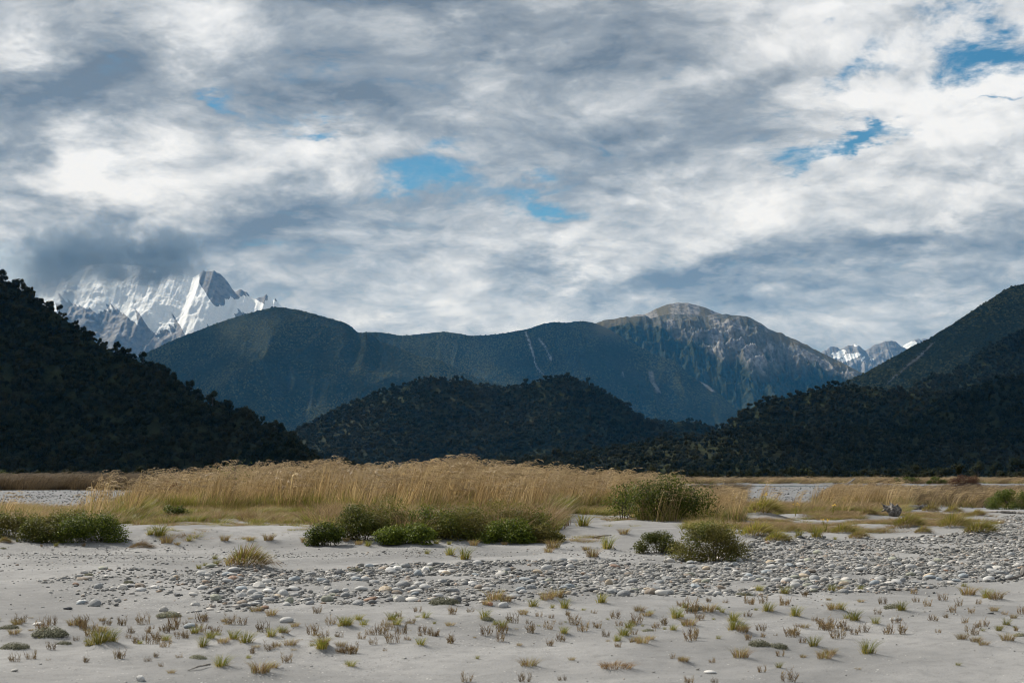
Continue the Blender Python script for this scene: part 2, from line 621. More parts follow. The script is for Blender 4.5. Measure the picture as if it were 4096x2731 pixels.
M_LEAFB = plant_mat('olive_leaves', (0.035, 0.055, 0.006), (0.18, 0.185, 0.03), (0.15, 0.095, 0.035), 0.34, 0.55, 0.2, 0.4, 2.2)
M_RUST = plant_mat('rusty_leaves', (0.06, 0.026, 0.014), (0.16, 0.07, 0.03), None, 0.25, 0.6, 0.2)
M_TWIG = flat_mat('bark_twigs', (0.045, 0.034, 0.026), (0.11, 0.085, 0.065), 30.0, 0.85)
M_DRIFT = flat_mat('weathered_driftwood', (0.06, 0.054, 0.05), (0.27, 0.255, 0.235), 14.0, 0.85, bump=0.9)
M_FLOWER = plant_mat('yellow_petals', (0.70, 0.42, 0.02), (0.85, 0.58, 0.03), None, 0.3, 0.6, 0.2)
M_STONE = stone_mat('river_stone', True)
M_GRAVEL = stone_mat('river_gravel', False)
M_SAND = sand_mat()
M_SHADED_SHINGLE = stone_mat('shaded_shingle', False, 0.42)  # river gravel with its colour darkened to stand for cloud shade
M_FOREST = plant_mat('forest_leaves', (0.007, 0.012, 0.005), (0.034, 0.040, 0.012), (0.036, 0.031, 0.014), 0.14, 0.8, 0.06, 0.4, 0.008)
M_FARFOREST = plant_mat('far_forest_leaves', (0.008, 0.013, 0.006), (0.040, 0.046, 0.016), (0.085, 0.085, 0.035), 0.0, 0.9, 0.04, 0.7, 0.0028, 0.25)  # lighter olive patches paint sunlit areas onto the far slopes
M_TRUNK = flat_mat('forest_bark', (0.03, 0.026, 0.022), (0.10, 0.09, 0.08), 3.0, 0.9)


# ------------------------------------------------------------------ ground
BUMPS = []        # (x, y, radius, height): sand blown up round the plants, filled in further down before the sheet is built


def gbase(x, y):
    x, y = np.asarray(x, float), np.asarray(y, float)
    near = 1 - sstep(y, 60, 110)
    z = near * (0.17 * fbm(x / 4.2 + 3.1, y / 4.2, 3, 11) + 0.075 * fbm(x / 0.9, y / 1.1, 4, 23))
    bank = sstep(y + 0.8 * fbm(x / 3.0, y / 3.0, 2, 5) - 0.05 * x, 25.0, 29.0) * (1 - sstep(y, 46, 60))
    z = z + 0.24 * bank * (1 - 0.6 * sstep(x, 4.0, 7.5))
    z = z - 0.30 * sstep(y, 50, 75) + 0.34 * sstep(y, 225, 245) + 0.2 * sstep(y, 300, 900)
    # the raised sand edge in front of the grass on the left
    z = z + 0.10 * np.exp(-((y - 27.6 - 0.2 * fbm(x / 2, y / 9, 2, 77)) / 0.8) ** 2) * (1 - sstep(x, -6.2, -4.6))
    return z


def gz(x, y):
    z = gbase(x, y)
    if BUMPS:
        B = np.array(BUMPS)
        shp = np.shape(z)
        xf, yf, zf = np.ravel(x).astype(float), np.ravel(y).astype(float), np.ravel(z).copy()
        for bx, by, br, bh in B:
            k = np.where((np.abs(xf - bx) < 3 * br) & (np.abs(yf - by) < 4 * br))[0]
            if len(k):
                zf[k] += bh * np.exp(-((xf[k] - bx) / br) ** 2 - ((yf[k] - by) / (1.3 * br)) ** 2)
        z = zf.reshape(shp)
    return z


_DS = np.geomspace(6.0, 420.0, 500)


def ground_at(u, v, f=gbase):
    """where the ray of a 4096 px photograph pixel meets the ground"""
    x, y, z = ray(u, v)
    h = CAM_H + z / y * _DS - f(x / y * _DS, _DS)
    k = int(np.argmax(h < 0)) if (h < 0).any() else len(h) - 1
    k = max(k, 1)
    d = _DS[k - 1] + (_DS[k] - _DS[k - 1]) * h[k - 1] / max(h[k - 1] - h[k], 1e-9)
    d = float(min(d, 420.0))
    return x / y * d, d


def zA(x, y):
    return x / 1.6486, y / 1.6486 + 1780


def zB(x, y):
    return x / 1.6486 + 1350, y / 1.6486 + 1780


def zC(x, y):
    return x / 1.6486 + 2696, y / 1.6486 + 1780


# ------------------------------------------------------------------ where the plants of the sand flat stand
# kind, u, v (base, 4096 px photograph), width in the same pixels
TUFTS = []


def many(fn, kind, rows):
    for r in rows:
        u, v = fn(r[0], r[1])
        TUFTS.append((kind, u, v, r[2] / 1.6486))


many(zA, 'green', [(1050, 622, 150), (990, 615, 90), (1420, 812, 80), (1310, 822, 60), (1415, 757, 60), (1350, 800, 45), (660, 1350, 210), (730, 1345, 150), (1460, 1482, 170), (1540, 1310, 130),
                   (1620, 1325, 150), (1790, 1275, 120), (1860, 1262, 100), (2120, 1372, 140), (2260, 1222, 120), (590, 1335, 110), (1340, 1342, 120), (370, 670, 50), (2290, 1455, 60), (1245, 638, 60), (560, 1300, 40)])
many(zA, 'brown', [(1100, 662, 120), (1170, 668, 60), (1715, 1522, 210), (1800, 1490, 110), (1130, 1508, 70), (1690, 1110, 110), (1790, 1135, 110), (1470, 1325, 110), (1650, 640, 80), (1770, 640, 110), (2010, 650, 90), (1480, 640, 90), (1945, 1205, 80), (90, 1260, 110)])
many(zA, 'cushion', [(1115, 1142, 170), (95, 1352, 190), (60, 1215, 130), (330, 1275, 240), (1300, 1412, 130), (585, 860, 70), (20, 685, 50), (420, 1320, 110), (850, 912, 80)])
many(zA, 'sprig', [(900, 1305, 90), (1000, 1312, 120), (1090, 1330, 100), (210, 1412, 90), (100, 1428, 90), (570, 1432, 70), (790, 1410, 110), (970, 1425, 60), (1030, 1395, 60), (1180, 1402, 60), (1060, 1455, 50),
                   (340, 1345, 80), (1520, 1185, 100), (1220, 1265, 60), (590, 1222, 90), (340, 1185, 90), (1080, 1225, 80), (1330, 1165, 90), (1420, 1245, 90), (1740, 1235, 110), (1820, 1338, 60), (2250, 1375, 90),
                   (1660, 1372, 70), (800, 1190, 90), (270, 1215, 110), (950, 1180, 110), (700, 1190, 80), (1240, 1190, 70), (1600, 1185, 80), (2090, 1110, 80), (2180, 1180, 90), (2070, 1250, 110), (2240, 1270, 70), (320, 1420, 35), (500, 1290, 50), (275, 668, 30), (550, 668, 45), (1020, 1270, 60), (860, 1240, 70)])
many(zB, 'green', [(740, 738, 100), (840, 770, 130), (1500, 1088, 110), (1290, 1075, 110), (60, 1222, 130), (170, 1200, 90), (550, 1332, 110), (90, 1472, 100), (1890, 1270, 130), (1845, 1300, 90), (1740, 1052, 110),
                   (2060, 1125, 60), (1780, 702, 140), (1620, 555, 160), (970, 1160, 110), (580, 1152, 90), (1490, 1250, 90), (1415, 1080, 50), (1620, 1095, 45), (920, 1408, 45), (2290, 1080, 80), (330, 1200, 50), (590, 725, 60),
                   (200, 675, 80), (650, 660, 70), (735, 660, 50)])
many(zB, 'brown', [(1420, 700, 150), (1390, 718, 90), (1680, 752, 130), (1640, 702, 80), (1380, 1040, 150), (1450, 1030, 150), (1040, 1050, 170), (1110, 1058, 120), (740, 1200, 80), (1990, 1110, 110), (2040, 1135, 90),
                   (1260, 1480, 170), (1545, 1420, 60), (980, 1065, 90), (140, 665, 80), (60, 640, 70), (520, 655, 130), (900, 672, 90), (1100, 662, 60), (1890, 600, 110), (2270, 1440, 80), (1215, 1105, 60)])
many(zB, 'cushion', [(700, 1062, 210), (2050, 1232, 90), (120, 835, 100), (990, 1165, 90), (1030, 635, 110)])
many(zB, 'heap', [(1840, 1500, 250)])
many(zB, 'sprig', [(370, 1300, 120), (240, 1312, 70), (740, 1305, 110), (1085, 1242, 110), (1160, 1172, 100), (1270, 1238, 110), (1390, 1215, 80), (1620, 1225, 110), (320, 1205, 80), (760, 1115, 90), (1470, 1292, 80),
                   (2150, 1185, 90), (530, 1098, 70), (30, 1378, 90), (980, 1252, 100), (490, 1182, 60), (1560, 1185, 90), (2210, 1402, 50), (1480, 1555, 80), (2290, 1200, 60), (850, 1562, 90), (1710, 1205, 80), (1770, 1265, 70),
                   (1830, 1142, 90), (460, 1285, 60), (650, 1260, 70), (1520, 1120, 60), (1690, 1110, 50), (2100, 1205, 70), (210, 1250, 80), (160, 1280, 70), (400, 1130, 60), (590, 1250, 60), (880, 1100, 60), (1410, 1140, 50), (1330, 1130, 60), (1950, 1190, 70), (1240, 1560, 110)])
many(zC, 'green', [(560, 972, 90), (730, 992, 110), (1230, 962, 70), (1040, 972, 90), (1910, 937, 55), (620, 1112, 130), (800, 1142, 120), (1100, 1108, 90), (1190, 1175, 130), (400, 1245, 150), (390, 1175, 120),
                   (1280, 1395, 170), (690, 1472, 70), (1870, 1458, 60), (1140, 1165, 70), (1500, 1105, 110), (460, 1235, 80), (2060, 1020, 110), (820, 620, 90), (940, 625, 130), (1060, 625, 40), (290, 1280, 50), (920, 1340, 120), (1330, 1190, 90)])
many(zC, 'brown', [(2120, 1032, 150), (1940, 1005, 150), (1050, 1105, 120), (100, 1205, 140), (440, 1422, 160), (990, 1425, 150), (1030, 1390, 110), (70, 1445, 90), (1230, 1040, 60), (1100, 960, 70), (860, 1215, 90), (230, 1120, 150),
                   (1900, 1288, 110), (2200, 1305, 130), (780, 1240, 80), (2110, 1100, 80), (850, 1400, 60), (1020, 1025, 50), (2240, 1145, 70), (1210, 1480, 50)])
many(zC, 'cushion', [(560, 1330, 150), (680, 1345, 150), (2285, 1262, 100), (1450, 1085, 130), (150, 1110, 150), (460, 1000, 120)])
many(zC, 'sprig', [(850, 1305, 70), (1080, 1275, 130), (1420, 1245, 100), (1510, 1245, 100), (1710, 1160, 80), (1840, 1100, 80), (1770, 1025, 80), (1375, 1050, 80), (1600, 1035, 60), (1960, 1105, 60), (2040, 1195, 80),
                   (580, 1222, 90), (490, 1285, 70), (130, 1268, 100), (250, 1430, 60), (580, 1500, 80), (1580, 980, 70), (590, 1040, 80), (860, 1000, 70), (1340, 1115, 60), (1010, 1215, 130), (1190, 1245, 80), (770, 1262, 100),
                   (1920, 1175, 70), (1740, 1235, 50), (1790, 1140, 60), (230, 1035, 60), (510, 1055, 70), (2180, 1115, 50), (2290, 1110, 70), (95, 1565, 90), (270, 1565, 60), (740, 1050, 60), (700, 1390, 80), (960, 1180, 70),
                   (1460, 1170, 90), (2260, 1225, 60), (40, 1060, 70), (340, 1040, 50), (1670, 1060, 70), (1880, 1060, 70), (2010, 1050, 60), (750, 1560, 140), (930, 1160, 60), (1110, 1210, 90)])
# many more small sprigs and tufts come up through the sand in front of the cobbles, in drifts
rr = random.Random(99)
for c in range(34):
    cu, cv = rr.uniform(-60, 4160), min(2700, max(2440, rr.gauss(2515, 62)))
    if cv < 2460 and cu < 2300:
        cv += 40
    kd0 = rr.choices(['sprig', 'green', 'brown'], [0.55, 0.25, 0.2])[0]
    for i in range(rr.randrange(2, 9)):
        kd = kd0 if rr.random() < 0.7 else rr.choice(['sprig', 'green', 'brown'])
        TUFTS.append((kd, cu + rr.gauss(0, 75), min(2722, cv + rr.gauss(0, 14)), 18 + 62 * rr.random() ** 2))
# larger hummocks of the dunes behind the cobbles
HUMMOCKS = []


def hum(fn, rows):
    for r in rows:
        u, v = fn(r[0], r[1])
        HUMMOCKS.append((r[3], u, v, r[2] / 1.6486, r[4]))


hum(zA, [(1610, 832, 290, 'round', 'rounded brown and green tussock standing alone behind the cobbles'),
         (920, 692, 140, 'thatch', 'collapsed hay coloured tussock at the foot of the left dune'),
         (20, 650, 90, 'round', 'green tussock cut by the left edge of the picture beside the shrub thicket')])
hum(zC, [(560, 632, 230, 'mound', 'wide yellow green grass hummock right of the olive shrub'),
         (690, 655, 170, 'mound', 'brown green hummock hanging over the gravel beside the wide hummock'),
         (1130, 600, 170, 'mound', 'bright green grass hummock on the dune edge right of centre'),
         (1225, 628, 130, 'round', 'small shaggy hummock with dead brown tip at the gravel edge'),
         (1560, 560, 200, 'mound', 'dark green hummock below the driftwood stump'),
         (1650, 590, 110, 'round', 'low hummock at the right end of the dark green one'),
         (1870, 570, 230, 'mound', 'long reddish green hummock trailing along the right dune'),
         (2040, 605, 220, 'mound', 'shaggy arching tussock drooping over the gravel at the right dune end'),
         (600, 485, 250, 'mound', 'bushy green tussock on the pale dune in front of the yellow flowers'),
         (430, 500, 110, 'round', 'small green tussock on the pale dune crest'),
         (1850, 455, 110, 'round', 'green tussock behind the stump near the shingle'),
         (2010, 470, 90, 'round', 'dry tussock beside the log on the shingle'),
         (1700, 450, 110, 'round', 'green tussock touching the bleached log'),
         (790, 575, 90, 'round', 'brown tussock between the two dune hummocks'),
         (1290, 470, 110, 'round', 'dark green tussock left of the driftwood stump'),
         (1910, 380, 80, 'round', 'dark tussock on the shingle bar at the right'),
         (2095, 365, 60, 'round', 'small dark tussock on the shingle bar beside the right shrub')])

PLACED = []
for kind, u, v, w in TUFTS:
    x, y = ground_at(u, v)
    PLACED.append((kind, u, v, x, y, w * y / F_PX))
HPLACED = []
for kind, u, v, w, lab in HUMMOCKS:
    x, y = ground_at(u, v)
    HPLACED.append((kind, u, v, x, y, w * y / F_PX, lab))
for kind, u, v, x, y, w in PLACED:
    if kind in ('green', 'brown', 'heap'):
        BUMPS.append((x + 0.05 * w, y + 0.1 * w, 0.62 * w, 0.16 * w))
    elif kind == 'cushion':
        BUMPS.append((x, y, 0.5 * w, 0.12 * w))
for kind, u, v, x, y, w, lab in HPLACED:
    BUMPS.append((x, y + 0.35 * w, 0.6 * w, 0.17 * w))

# ------------------------------------------------------------------ the ground sheet
rows_near = 1.0 / np.linspace(1 / 7.4, 1 / 60.0, 520)
rows = np.concatenate([np.linspace(-60, 5, 12), np.linspace(5.6, 7.2, 6), rows_near, np.geomspace(62, 400, 70), np.geomspace(430, 24000, 40)])
cols = np.linspace(-1, 1, 560)
cols = np.sign(cols) * (0.62 * np.abs(cols) + 0.38 * np.abs(cols) ** 5)
W = 5.5 + 0.62 * np.maximum(rows, 0)
W = np.where(rows < 5, 60, W)
W = np.where(rows > 400, 0.8 * rows, W)
GX = cols[None, :] * W[:, None]
GY = np.repeat(rows[:, None], len(cols), 1)
GZ = gz(GX, GY)
# fine uneven sand
nearm = 1 - sstep(GY, 24, 40)
GZ = GZ + nearm * (0.020 * fbm(GX / 0.24, GY / 0.32, 4, 91, 0.6))
me = grid_mesh('ground', np.stack([GX, GY, GZ], -1))
GRAV_POLY = None


def inpoly(x, y, poly):
    x, y = np.asarray(x), np.asarray(y)
    inside = np.zeros(x.shape, bool)
    n = len(poly)
    for i in range(n):
        x1, y1 = poly[i]
        x2, y2 = poly[(i + 1) % n]
        if y1 == y2:
            continue
        c = ((y1 > y) != (y2 > y)) & (x < (x2 - x1) * (y - y1) / (y2 - y1) + x1)
        inside ^= c
    return inside


def flat(u, v):
    """plain plane at z = 0 (for areas)"""
    x, y, z = ray(u, v)
    d = -CAM_H / (z / y)
    return (x / y * d, d)


COBBLES = [flat(*p) for p in [(130, 2330), (420, 2292), (1000, 2285), (1300, 2275), (1700, 2258), (2100, 2250), (2500, 2236), (2800, 2225), (2960, 2190), (3100, 2172), (3420, 2162), (3750, 2160),
                              (3990, 2150), (3960, 2090), (4060, 2070), (4700, 2050), (4900, 2330), (3850, 2328), (3500, 2362), (3000, 2380), (2600, 2390), (2250, 2415), (1800, 2440), (1500, 2442), (1000, 2452), (500, 2440), (230, 2400)]]
DENSE = [flat(*p) for p in [(800, 2305), (1250, 2285), (1700, 2262), (2100, 2252), (2500, 2238), (2800, 2228), (2960, 2190), (3100, 2175), (3420, 2165), (3990, 2155), (4000, 2090), (4700, 2060), (4900, 2325), (3850, 2322), (3500, 2355),
                            (3000, 2372), (2600, 2382), (2250, 2402), (1900, 2415), (1500, 2415), (1000, 2420), (800, 2400)]]
PEBBLY = [flat(*p) for p in [(-600, 2185), (600, 2182), (1250, 2195), (2300, 2190), (2700, 2205), (2700, 2236), (1600, 2240), (1100, 2262), (400, 2285), (-700, 2320)]]
gr = 0.08 + 0.50 * inpoly(GX, GY, PEBBLY) + 0.45 * inpoly(GX, GY, COBBLES)
gr = gr + 0.5 * fbm(GX / 1.4, GY / 1.4, 3, 61)
put_attr(me, 'gravel', np.clip(gr, 0.02, 1))
ground = tag(link('ground', me, [M_SAND]), kind='structure', label='pale grey river sand and shingle of the valley floor')

# ------------------------------------------------------------------ river: a thin braid far out on the shingle
m_water, t, b = new_mat('river_water')
b.inputs['Base Color'].default_value = (0.10, 0.16, 0.17, 1)
b.inputs['Roughness'].default_value = 0.12
tc = t.new('ShaderNodeTexCoord')
wn = t.noise(tc.outputs['Object'], 1.2, 4, 0.6)
bp = t.new('ShaderNodeBump')
bp.inputs['Strength'].default_value = 0.5
bp.inputs['Distance'].default_value = 0.08
t.l.new(wn, bp.inputs['Height'])
t.l.new(bp.outputs[0], b.inputs['Normal'])
xs = np.linspace(-140, 110, 90)
yc = 206 + 5.0 * np.sin(xs / 31.0) + 2.0 * np.sin(xs / 9.0 + 1)
hw = 3.2 + 1.6 * np.sin(xs / 17.0)
Pw = np.zeros((5, 90, 3))
for k in range(5):
    Pw[k, :, 0] = xs
    Pw[k, :, 1] = yc + hw * (k / 2 - 1)
    Pw[k, :, 2] = gz(xs, yc) + 0.012
tag(link('river', grid_mesh('river', Pw), [m_water]), kind='structure', label='thin pale braid of river crossing the far shingle')


# ------------------------------------------------------------------ hills and mountains
def hill(name, pts, dist, slope=32, back=35, cols=240, rows=90, skew=0.0, spur=(5, 0.16), seed=1, tree_h=0.0, fine=0.02, foot=1.25, mat=None, lab=None, detail=4, jag=0.0, rough_amp=0.0, base=-1.0, lean=0.0):
    pts = sorted(pts)
    us = np.array([p[0] for p in pts], float)
    vv = np.array([p[1] for p in pts], float)
    u = np.linspace(us[0], us[-1], cols)
    v = np.interp(u, us, vv)
    # soften the joints of the traced ridge
    k = max(1, cols // 90)
    ker = np.ones(2 * k + 1) / (2 * k + 1)
    vpad = np.concatenate([np.full(k, v[0]), v, np.full(k, v[-1])])
    v = np.convolve(vpad, ker, 'valid') if jag == 0 else v
    if hasattr(dist, '__len__'):
        dd = np.interp(u, [p[0] for p in dist], [p[1] for p in dist])
    else:
        dd = np.full(cols, float(dist))
    rx, ry, rz = ray(u, v)
    X, Y, Z = rx / ry * dd, dd, CAM_H + rz / ry * dd
    Z = np.maximum(Z - tree_h, 1.0)
    if jag:
        Z = Z + jag * fbm(u / 22.0, u * 0, 4, seed + 9, 0.6)
    arc = np.concatenate([[0], np.cumsum(np.hypot(np.diff(X), np.diff(Y)))])
    nb = max(6, rows // 4)
    T = np.concatenate([-np.linspace(1, 0, nb, endpoint=False), np.linspace(0, 1, rows) ** 1.15])
    Tm, Am = np.meshgrid(T, arc, indexing='ij')
    Xm, Ym, Zm = (np.repeat(a[None, :], len(T), 0) for a in (X, Y, Z))
    Zs = np.maximum(Zm.mean(), Zm)         # keeps low ends of a ridge from becoming needle thin
    Lf = (0.35 * Zs + 0.65 * Zm) / math.tan(R(slope)) * (1 + 0.25 * fbm(Am / (arc[-1] / 4), Am * 0 + seed, 3, seed))
    Lb = Zs / math.tan(R(back))
    nrm = math.hypot(skew, 1)
    fx, fy = skew / nrm, -1 / nrm
    tf = np.maximum(Tm, 0)
    tb = np.maximum(-Tm, 0)
    Xg = Xm + fx * (Lf * tf) - fx * Lb * tb
    Yg = Ym + fy * (Lf * tf) - fy * Lb * tb
    prof = (1 - tf) ** foot * (1 - tb) ** 1.15
    lam = arc[-1] / spur[0]
    body = np.clip(tf * 2.2, 0, 1) * (1 - tf) ** 0.8
    wob = 1.0 * fbm(Tm * 2.2 + seed, Am / lam, 3, seed + 3)
    sp = ridged(Am / lam + wob + lean * Tm, Tm * 1.15 + seed, detail, seed + 5, 0.5) - 0.5
    Zg = Zm * prof + Zm * spur[1] * sp * body
    Zg = Zg + Zm * fine * fbm(Xg / (lam * 0.25), Yg / (lam * 0.25), 4, seed + 7) * np.clip(body + 0.15, 0, 1)
    if rough_amp:
        Zg = Zg + 0.35 * rough_amp * (ridged(Am / (lam * 0.16) + 1.3 * wob + lean * 5 * Tm, Tm * 2.0 + seed, 5, seed + 15, 0.6) - 0.45) * np.clip(tf * 6, 0.0, 1) * (1 - tf)
        wx, wy = 90 * fbm(Xg / 400, Yg / 400, 3, seed + 31), 90 * fbm(Xg / 400 + 9, Yg / 400, 3, seed + 32)
        Zg = Zg + 1.7 * rough_amp * (ridged((Xg + wx) / (lam * 0.42), (Yg + wy) / (lam * 0.42), 6, seed + 25, 0.55) - 0.5) * np.clip(tf * 5, 0.0, 1) * (1 - tf)
    Zg = np.maximum(Zg, base - 0.5 + 0 * Zg)
    P = np.stack([Xg, Yg, Zg], -1)
    me = grid_mesh(name, P)
    o = link(name, me, [mat] if mat else [])
    tag(o, label=lab, kind='structure')
    return o, P, Tm, Am, arc


def forest_floor_mat(name='forest_floor', bare=None):
    m, t, b = new_mat(name)
    g = t.new('ShaderNodeNewGeometry')
    n = t.noise(g.outputs['Position'], 0.05, 5, 0.65)
    n2 = t.noise(g.outputs['Position'], 0.004, 4, 0.6)
    col = t.mix(t.step(n, 0.35, 0.7), (0.011, 0.017, 0.009), (0.034, 0.040, 0.016))
    col = t.mix(t.m('MULTIPLY', t.step(n2, 0.5, 0.7), 0.5), col, (0.038, 0.038, 0.02))
    if bare:
        at = t.new('ShaderNodeAttribute', attribute_name='bare')
        at2 = t.new('ShaderNodeAttribute', attribute_name='tan')
        rn = t.noise(g.outputs['Position'], 0.03, 7, 0.7)
        rock = t.mix(t.step(rn, 0.3, 0.7), (0.075, 0.077, 0.08), (0.30, 0.295, 0.29))
        col = t.mix(at2.outputs['Fac'], col, t.mix(rn, (0.07, 0.062, 0.036), (0.15, 0.128, 0.075)))
        col = t.mix(at.outputs['Fac'], col, rock)
    t.put(b.inputs['Base Color'], col)
    b.inputs['Roughness'].default_value = 0.95
    b.inputs['Specular IOR Level'].default_value = 0.05
    bp = t.new('ShaderNodeBump')
    bp.inputs['Strength'].default_value = 1.0
    bp.inputs['Distance'].default_value = 6.0
    t.l.new(n, bp.inputs['Height'])
    t.l.new(bp.outputs[0], b.inputs['Normal'])
    return m


def snow_mat():
    m, t, b = new_mat('snow_and_rock')
    g = t.new('ShaderNodeNewGeometry')
    at = t.new('ShaderNodeAttribute', attribute_name='snow')
    n = t.noise(g.outputs['Position'], 0.012, 8, 0.72)
    n2 = t.noise(g.outputs['Position'], 0.05, 5, 0.7)
    rock = t.mix(t.step(n, 0.3, 0.7), (0.10, 0.105, 0.115), (0.24, 0.24, 0.245))
    f = t.step(t.m('ADD', at.outputs['Fac'], t.m('MULTIPLY', t.m('SUBTRACT', n, 0.5), 1.1)), 0.42, 0.58)
    snow = t.mix(t.step(n2, 0.35, 0.65), (0.78, 0.81, 0.84), (0.62, 0.68, 0.73))
    t.put(b.inputs['Base Color'], t.mix(f, rock, snow))
    b.inputs['Roughness'].default_value = 0.8
    b.inputs['Specular IOR Level'].default_value = 0.1
    bp = t.new('ShaderNodeBump')
    bp.inputs['Strength'].default_value = 1.0
    bp.inputs['Distance'].default_value = 22.0
    t.l.new(n, bp.inputs['Height'])
    t.l.new(bp.outputs[0], b.inputs['Normal'])
    return m


def z3(x, y):
    return (x / 1.68, y / 1.68 + 1000)


def z4(x, y):
    return (x / 1.47 + 1200, y / 1.47 + 1100)


def z5(x, y):
    return (x / 1.572 + 2600, y / 1.572 + 1000)


M_FLOOR = forest_floor_mat()
M_BARE = forest_floor_mat('mountain_slopes', True)
M_SNOW = snow_mat()
HILLS = {}

HILLS['left'] = hill('hill', [(-900, 560), (-500, 780)] + [z3(*p) for p in [(0, 130), (60, 170), (130, 210), (210, 250), (240, 285), (330, 330), (390, 370), (450, 412), (500, 465), (580, 508), (640, 560), (700, 597),
     (780, 632), (870, 662), (960, 700), (1040, 735), (1090, 778), (1180, 825), (1260, 870), (1330, 932), (1400, 972), (1470, 990), (1560, 1026), (1650, 1066), (1760, 1110), (1850, 1156), (1920, 1200), (1990, 1258),
     (2050, 1315), (2110, 1370), (2150, 1405), (2230, 1470), (2330, 1515)]],
     [(-900, 1300), (0, 1180), (800, 1040), (1400, 900)], slope=36, seed=3, skew=0.35, spur=(6, 0.2), tree_h=7, mat=M_FLOOR, lab='steep dark forested hillside filling the left of the valley', foot=1.1)
HILLS['central'] = hill('hill', [(960, 1900), (1060, 1790)] + [z4(*p) for p in [(0, 885), (100, 835), (200, 788), (300, 730), (400, 698), (480, 668), (560, 643), (640, 618), (720, 601), (780, 594), (850, 602), (930, 601), (1000, 611),
     (1080, 628), (1160, 635), (1250, 638), (1320, 634), (1380, 608), (1450, 591), (1560, 580), (1610, 588), (1650, 607), (1700, 623), (1780, 663), (1850, 708), (1920, 748), (1980, 793), (2060, 838), (2120, 873),
     (2200, 932), (2300, 1010), (2420, 1120)]], 2550, slope=30, seed=11, spur=(5, 0.24), tree_h=7, mat=M_FLOOR, lab='rounded two humped forested hill in the middle of the valley')
HILLS['small'] = hill('hill', [z5(*p) for p in [(-160, 1190), (-60, 1090), (0, 1055), (80, 1068), (200, 1063), (280, 1058), (340, 1078), (420, 1108), (470, 1150), (560, 1260)]], 2900, slope=30, seed=17, spur=(4, 0.12), cols=120, rows=50, tree_h=7,
     mat=M_FLOOR, lab='small wooded knoll between the middle hill and the right foothills')
HILLS['low'] = hill('hill', [z4(*p) for p in [(880, 1130), (920, 1100), (1100, 1078), (1300, 1062), (1450, 1052), (1600, 1037), (1800, 1010), (2000, 976), (2120, 946), (2352, 930)]] + [(2950, 1712), (3150, 1700), (3500, 1690), (4096, 1670), (4800, 1640)],
     1500, slope=14, seed=23, spur=(7, 0.10), tree_h=6, mat=M_FLOOR, lab='low wooded terrace spreading along the foot of the right hills', foot=1.0)
HILLS['mid'] = hill('hill', [z5(*p) for p in [(300, 1270), (440, 1115), (520, 1043), (570, 1003), (640, 958), (720, 919), (800, 909), (900, 894), (960, 875), (1030, 850), (1100, 833), (1200, 825), (1300, 829), (1380, 844), (1480, 859),
     (1560, 869), (1700, 872), (1850, 880), (2000, 880), (2352, 900), (2700, 930)]], 1950, slope=30, seed=29, spur=(6, 0.16), tree_h=7, mat=M_FLOOR, lab='flat topped dark foothill right of the valley mouth')
HILLS['near_right'] = hill('hill', [z5(*p) for p in [(1500, 1190), (1600, 1080), (1700, 995), (1800, 932), (1880, 876), (2000, 845), (2100, 812), (2200, 790), (2352, 765), (2700, 700), (3200, 600)]], 1500, slope=33, seed=37, spur=(5, 0.16),
     tree_h=7, mat=M_FLOOR, lab='near black wooded spur at the right edge', skew=-0.3)
HILLS['right2'] = hill('hill', [z5(*p) for p in [(1500, 960), (1640, 870), (1720, 805), (1790, 784), (1880, 764), (1970, 724), (2000, 684), (2060, 644), (2130, 590), (2200, 555), (2280, 515), (2352, 490), (2700, 330), (3100, 200)]], 2700, slope=33,
     seed=41, spur=(5, 0.16), tree_h=7, mat=M_FLOOR, lab='second forested ridge descending from the right edge', skew=-0.3)
HILLS['right1'] = hill('hill', [z5(*p) for p in [(1000, 960), (1100, 880), (1220, 818), (1330, 768), (1450, 703), (1560, 643), (1640, 593), (1740, 553), (1800, 513), (1850, 483), (1900, 453), (1950, 418), (2050, 353), (2130, 303), (2200, 254),
     (2260, 219), (2352, 198), (2700, 90), (3100, 60)]], 4200, slope=35, seed=43, spur=(6, 0.15), tree_h=7, mat=M_BARE, lab='tall forested ridge rising to the right edge with a pale slip scar', skew=-0.25)
HILLS['blue'] = hill('mountain', [(p[0] * 1.7415, p[1] * 1.7415) for p in [(60, 960), (200, 880), (340, 806), (400, 777), (460, 754), (520, 732), (580, 714), (620, 704), (645, 702), (690, 710), (740, 724), (800, 740), (850, 754)]] +
     [z4(*p) for p in [(350, 345), (440, 372), (560, 412), (700, 472), (760, 476), (850, 504), (950, 562), (1050, 602), (1150, 628), (1350, 720), (1600, 850)]], 7400, slope=30, seed=53, cols=320, rows=130, spur=(7, 0.5), tree_h=7,
     mat=M_FLOOR, lab='broad blue forested mountain behind the middle hill')
HILLS['slips'] = hill('mountain', [z4(*p) for p in [(100, 420), (300, 350), (440, 328), (520, 338), (600, 353), (700, 343), (820, 328), (900, 333), (1010, 353), (1100, 348), (1200, 338), (1270, 323), (1340, 313), (1420, 283), (1480, 273), (1530, 271),
     (1550, 278), (1640, 265), (1700, 268), (1760, 285), (1850, 330), (1950, 390), (2100, 470), (2250, 560), (2352, 620)]] + [z5(*p) for p in [(200, 700), (400, 860), (560, 1010), (700, 1130)]], 9000, slope=31, seed=59, cols=360, rows=130,
     spur=(8, 0.45), tree_h=6, mat=M_BARE, lab='forested mountain with two pale landslip streaks')
